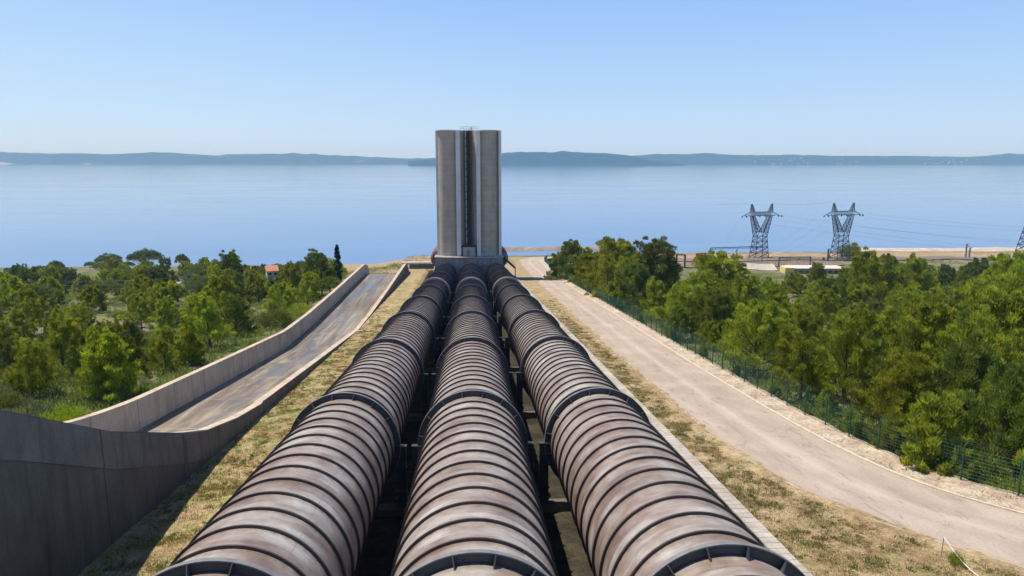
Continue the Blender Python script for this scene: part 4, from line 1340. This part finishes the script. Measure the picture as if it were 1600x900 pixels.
def cable(p, q, sag, r, label, n=22, grp='power lines'):
    pts = []
    for k in range(n + 1):
        t = k / n; c_ = Vector(p).lerp(Vector(q), t); c_.z -= sag * 4 * t * (1 - t); pts.append(c_)
    o = MB().tube(pts, r, 4).build('power_line', M['cable'])
    return tag(o, label, 'cable', grp)
P1 = lambda x, y: at(x, y, 415); P2 = lambda x, y: at(x, y, 405)
for k, (a_, b_) in enumerate([((1222, 337), (1600, 384)), ((1222, 345), (1600, 396)), ((1200, 350), (1600, 402))]):
    cable(P1(*a_), at(b_[0] + 30, b_[1], 400), 1.0, .035, 'thin power line running right from the left whole pylon', 22, 'lines from the left pylon to the right')
for k, (a_, b_) in enumerate([((1354, 334), (1600, 356)), ((1354, 340), (1600, 362)), ((1340, 354), (1600, 378))]):
    cable(P2(*a_), at(b_[0] + 30, b_[1], 390), 1.0, .035, 'thin power line running right from the right whole pylon', 22, 'lines from the right pylon to the right')
for k, (a_, b_) in enumerate([((1155, 340), (1128, 392)), ((1180, 352), (1150, 392))]):
    cable(P1(*a_), at(*b_, 395), .3, .04, 'thin line dropping from the left whole pylon to the yard', 12, 'lines dropping to the yard from the left pylon')
for k, (a_, b_) in enumerate([((1281, 336), (1205, 388)), ((1296, 342), (1215, 392)), ((1300, 356), (1225, 396))]):
    cable(P2(*a_), at(*b_, 395), .6, .04, 'thin line dropping from the right whole pylon to the yard', 12, 'lines dropping to the yard from the right pylon')
cable(P1(1118, 318.5), P1(1168, 318), .2, .05, 'short skyline wire left of the left whole pylon', 8)
cable(P1(1208, 318), P2(1298, 316), .8, .05, 'skyline wire joining the two whole pylons', 12)

# ---------------------------------------------------------------- rail yard
def gpt(px, z, py=None):
    p = at(px, 410, z); return Vector((p.x, p.y, float(ground_z(p.x, p.y))))
# catenary gantry, pale column
def gantry(pa, pb, h, label, mat, col_w=.7):
    r = empty('gantry', tuple(pa)); tag(r, label, 'gantry')
    d = pb - pa
    for q in (Vector((0, 0, 0)), d):
        MB().bar(q, q + Vector((0, 0, h)), col_w).build('column', mat, r)
    b = MB().bar(Vector((0, 0, h)), Vector((d.x, d.y, h + d.z)), .35); b.bar(Vector((0, 0, h - .8)), Vector((d.x, d.y, h - .8 + d.z)), .2)
    nseg = 14
    for k in range(nseg):
        a = Vector((0, 0, h - (.8 if k % 2 else 0))).lerp(Vector((d.x, d.y, d.z + h - (.8 if k % 2 else 0))), k / nseg)
        c_ = Vector((0, 0, h - (0 if k % 2 else .8))).lerp(Vector((d.x, d.y, d.z + h - (0 if k % 2 else .8))), (k + 1) / nseg)
        b.bar(a, c_, .12)
    b.build('beam', M['steel'], r); return r
ga = gpt(1109, 392); gb = gpt(1190, 392); hh = at(1149, 385.5, 392).z - gpt(1149, 392).z
gantry(ga, gb, hh, 'long thin gantry beam left of the first pylon', M['mast'], .5)
mp = gpt(1149.5, 385); o = MB().box((0, 0, (hh - .3) / 2), (1.1, .8, hh - .3)); o.box((0, 0, .3), (2, 1.6, .6)); o.box((0, 0, hh - .9), (1.9, .5, .25)); o = o.build('concrete_mast', M['pale']); o.location = mp
tag(o, 'pale concrete mast under the long gantry beam, left of the first pylon', 'mast')
gantry(gpt(1057, 372), gpt(1070, 372), at(1060, 396.5, 372).z - gpt(1060, 372).z, 'dark double portal at the left end of the rail yard', M['rust'], .8)
gantry(gpt(1088, 378), gpt(1102, 378), at(1090, 396, 378).z - gpt(1090, 378).z, 'second dark portal of the rail yard, beside the pointed pine', M['rust'], .8)
gantry(gpt(1217, 372), gpt(1266, 372), at(1217, 402, 372).z - gpt(1217, 372).z, 'low brown portal between the two whole pylons', M['rust'], .5)


def mast(px, ptop, z, mat, w, label, arms=1, group=None):
    g = gpt(px, z); h = at(px, ptop, z).z - g.z
    r = empty('rail_mast', tuple(g)); tag(r, label, 'mast', group)
    MB().bar((0, 0, 0), (0, 0, h), w, 4, w * .7).build('pole', mat, r)
    b = MB()
    for k in range(arms):
        zz = h - .5 - k * 1.4
        b.bar((0, 0, zz), (1.8, .3, zz + .4), .12); b.bar((0, 0, zz - .9), (1.8, .3, zz + .3), .09); b.bar((-1.0, 0, zz - .2), (0, 0, zz - .2), .1)
    b.build('bracket', M['steel'], r); return r
mast(1507.5, 380, 420, M['mast'], .9, 'taller of the twin masts standing in the rail yard at right', 2)
mast(1513, 386, 412, M['mast'], .9, 'shorter of the twin masts standing in the rail yard at right', 2)
mast(1353, 393, 400, M['mast'], .35, 'thin mast right of the round tree', 1)
mast(1293, 388, 395, M['rust'], .9, 'dark short column at the foot of the right whole pylon', 1)
for k, (px, py) in enumerate(((1121, 396), (1135, 395), (1199, 394), (1168, 398), (1178, 399), (1230, 403), (1245, 404), (1456, 404), (1470, 406), (1484, 404))):
    mast(px, py, 385 + 4 * (k % 3), M['mast'], .28, 'thin grey rail mast in the yard left of the pylons' if px < 1280 else 'thin grey rail mast in the yard left of the twin masts', 1, 'rail masts')
# tracks and embankments
def strip_px(name, pts, depth, thick, mat, label, cat, zoff=0.05):  # front edge at height thick, back edge zoff higher
    b = MB(); n = len(pts); P = []
    for px, z in pts:
        g = gpt(px, z); P.append(g)
    for g in P:
        b.v += [(g.x, g.y, g.z - .5), (g.x, g.y, g.z + thick), (g.x, g.y + depth, g.z + thick + zoff), (g.x, g.y + depth, g.z - .5)]
    for i in range(n - 1):
        for k in range(4):
            k2 = (k + 1) % 4; b.f.append((i * 4 + k, i * 4 + k2, (i + 1) * 4 + k2, (i + 1) * 4 + k))
    b.f.append((3, 2, 1, 0)); b.f.append(tuple(n * 4 - 4 + k for k in range(4)))
    o = b.build(name, mat)
    return tag(o, label, cat, kind=None if cat else 'structure')
strip_px('stone_embankment', [(px, 478) for px in range(1325, 1700, 25)], 12, .4, M['stone'], 'long pale stone embankment along the far shore at right', 'embankment', 3.2)
strip_px('concrete_wall', [(px, 352) for px in range(1120, 1225, 12)], 6, .3, M['stone'], 'long pale sloped concrete wall in front of the rail yard', 'wall', 2.4)
strip_px('track_bed', [(px, 372) for px in range(1040, 1340, 20)], 14, .5, M['rail'], None, None)
strip_px('track_bed', [(px, 400) for px in range(1040, 1700, 20)], 12, .5, M['rail'], None, None)
strip_px('shore_path', [(px, 440) for px in range(1040, 1700, 20)], 26, .4, M['sand'], None, None)
strip_px('yard_ground', [(px, 415) for px in range(1040, 1700, 20)], 22, .3, M['dry'], None, None)
# yard fence rails
yr = MB(); g0 = gpt(1110, 366); g1 = gpt(1290, 366)
for k in range(40):
    c_ = g0.lerp(g1, k / 39); c_.z = float(ground_z(c_.x, c_.y)); yr.bar(c_, c_ + Vector((0, 0, 3.0)), .12)
for hz in (1.0, 2.9): 
    for k in range(39):
        a = g0.lerp(g1, k / 39); c_ = g0.lerp(g1, (k + 1) / 39); a.z = float(ground_z(a.x, a.y)); c_.z = float(ground_z(c_.x, c_.y)); yr.bar(a + Vector((0, 0, hz)), c_ + Vector((0, 0, hz)), .08)
tag(yr.build('yard_railing', M['mast']), 'thin rusty railing along the rail yard before the pylons', 'railing')
# yellow building
def building(name, px0, px1, z, ybase, ytop, depth, rot, wall, roof, label, cat='building', gable=0, nwin=5, side=None):
    p = at((px0 + px1) / 2, ybase, z); w_ = (px1 - px0) / FPX * z; h = (ybase - ytop) / FPX * z
    r = empty(name, tuple(p), (0, 0, rot)); tag(r, label, cat)
    b = MB().box((0, 0, h / 2 - .6), (w_, depth, h + 1.2)); b.build('wall', wall, r)
    if gable:
        g = MB(); hw, hd = w_ / 2 + .3, depth / 2 + .35
        g.add([(-hw, -hd, h), (hw, -hd, h), (hw, hd, h), (-hw, hd, h), (-hw, 0, h + gable), (hw, 0, h + gable)], [(0, 1, 5, 4), (2, 3, 4, 5), (0, 4, 3), (1, 2, 5), (3, 2, 1, 0)])
        g.build('roof', roof, r)
    else:
        MB().box((0, 0, h + .13), (w_ + .8, depth + .8, .25)).build('roof', roof, r)
    for k in range(nwin):
        x = -w_ / 2 + w_ * (k + .5) / nwin
        f = MB().box((x, -depth / 2 - .01, h * .55), (w_ / nwin * .55, .08, h * .36)).build('window', M['glass'], r)
        MB().box((x, -depth / 2 - .06, h * .55 - h * .2), (w_ / nwin * .62, .14, .1)).build('sill', M['pale'], f)
    return r
bl = building('depot_building', 1233, 1312, 345, 429, 417.5, 10, radians(-5), M['mast'], M['roofpale'], 'long low building with pale roof and yellow end wall before the rail yard', nwin=9)
yw = MB(); ppx = at(1226, 429, 343)
yb_ = MB().box((0, 0, 2.0), (4.3, 7.5, 5.4)).build('end_wall', M['yellow'], bl)
yb_.location = (-(1312 - 1233) / 2 / FPX * 345 - 1.7, -1.8, -.6)
MB().box((0, -3.78, 1.2), (1.3, .06, 2.2)).build('door', M['rust'], yb_)
building('farm_house', 417, 433, 230, 431, 421, 6.5, radians(20), M['housewall'], M['tile'], 'small white house with red tiled roof among the pines left of the chute', 'house', 1.4, 2)
building('hut', 269, 281, 215, 458, 443, 3, radians(8), M['pale'], M['mast'], 'small pale box hut beside the wooden poles in the left wood', 'hut', 0, 1)
building('farm_house', 66, 88, 300, 455, 448, 6, radians(4), M['housewall'], M['roofpale'], 'low pale house half hidden under the pines at far left', 'house', .8, 3)
building('shed', 42, 56, 292, 458, 452, 4, radians(4), M['mast'], M['pale'], 'small grey shed left of the low pale house at far left', 'shed', 0, 1)
# poles in the left wood
for px, pt, z, lb in ((291, 427, 190, 'left wooden pole of the pair beside the pale hut'), (300, 422, 192, 'right wooden pole of the pair beside the pale hut')):
    p = at(px, pt, z); g = at(px, pt + 42, z)
    r = empty('utility_pole', tuple(g)); tag(r, lb, 'pole')
    h = p.z - g.z
    MB().bar((0, 0, -1), (0, 0, h), .32, 8, .22).build('pole', M['mast'], r)
    b = MB().bar((-.9, 0, h - 1.2), (.9, 0, h - .9), .14); b.bar((-.6, 0, h - .9), (-.6, 0, h - .5), .1); b.bar((.6, 0, h - .8), (.6, 0, h - .4), .1)
    b.build('crossbar', M['mast'], r)
for k, (y0_, y1_) in enumerate(((440, 437), (446, 443), (452, 449))):
    cable(at(-20, y0_ - 2, 200), at(291, y1_ - 4, 190), .8, .03, 'thin wire crossing the left wood to the pole pair', 20, 'wires across the left wood')
# stone tracks in the clearing
for k, (y0_, th) in enumerate(((150, 1.2), (158, .9))):
    b = MB(); n = 24
    for i in range(n + 1):
        x = -94 + 44 * i / n; z = float(ground_z(x, y0_ + 4))
        b.v += [(x, y0_, z - .6), (x, y0_, z + .25), (x, y0_ + 3.2, z + .35), (x, y0_ + 3.2, z - .6)]
    for i in range(n):
        for q in range(4):
            q2 = (q + 1) % 4; b.f.append((i * 4 + q, i * 4 + q2, (i + 1) * 4 + q2, (i + 1) * 4 + q))
    tag(b.build('rail_track' if k == 0 else 'dirt_track', M['rail'] if k else M['sand']), kind='structure')

# ---------------------------------------------------------------- far houses on the other shore
hw_me = MB().box((0, 0, 4), (16, 12, 8)).build('wall', M['housewall']); wme = hw_me.data; bpy.data.objects.remove(hw_me)
rf = MB().add([(-9, -7, 8), (9, -7, 8), (9, 7, 8), (-9, 7, 8), (-9, 0, 12), (9, 0, 12)], [(0, 1, 5, 4), (2, 3, 4, 5), (0, 4, 3), (1, 2, 5), (3, 2, 1, 0)]).build('roof', M['tile']); rme = rf.data; bpy.data.objects.remove(rf)
rng = np.random.default_rng(5)
dg = None
for o in S.objects:
    if o.name.startswith('far_shore'): dg = o
import bisect
mev = np.zeros(len(dg.data.vertices) * 3); dg.data.vertices.foreach_get('co', mev); G3 = mev.reshape(26, 260, 3)
for px0, px1, n, lb in ((1165, 1255, 22, 'left village'), (1296, 1335, 8, 'middle village'), (1430, 1525, 20, 'right village')):
    for k in range(n):
        px = rng.uniform(px0, px1); s = rng.integers(1, 4)
        fi = (px - 940) / (1900 - 940) * 259; i0 = int(fi)
        a = G3[s, i0]
        r = empty('village_house', (float(a[0]) + rng.uniform(-15, 15), float(a[1]) - 5, float(a[2]) + 1), (0, 0, rng.uniform(-.5, .5)))
        sc = rng.uniform(.8, 1.6); r.scale = (sc, sc, sc)
        tag(r, 'tiny pale house in the %s on the far right shore' % lb, 'house', 'houses of the ' + lb)
        for nm, me_ in (('wall', wme), ('roof', rme)):
            o = bpy.data.objects.new(nm, me_); COL.objects.link(o); o.parent = r

# ---------------------------------------------------------------- haze
hz = MB().box((0, 7050, 23), (36000, 14700, 216))
hm = bpy.data.materials.new('haze_air'); hm.use_nodes = True
nt = hm.node_tree; nt.nodes.remove(nt.nodes['Principled BSDF'])
pv = nt.nodes.new('ShaderNodeVolumePrincipled')
pv.inputs['Color'].default_value = (.27, .56, 1.0, 1)
pv.inputs['Absorption Color'].default_value = (1, 1, 1, 1)
pv.inputs['Density'].default_value = 1.0e-4
pv.inputs['Anisotropy'].default_value = 0.0
nt.links.new(pv.outputs[0], nt.nodes['Material Output'].inputs['Volume'])
ho = hz.build('haze', hm); tag(ho, 'thin blue air over the water', 'haze', kind='stuff')
print('objects', len(S.objects), 'trees', NTREE[0])
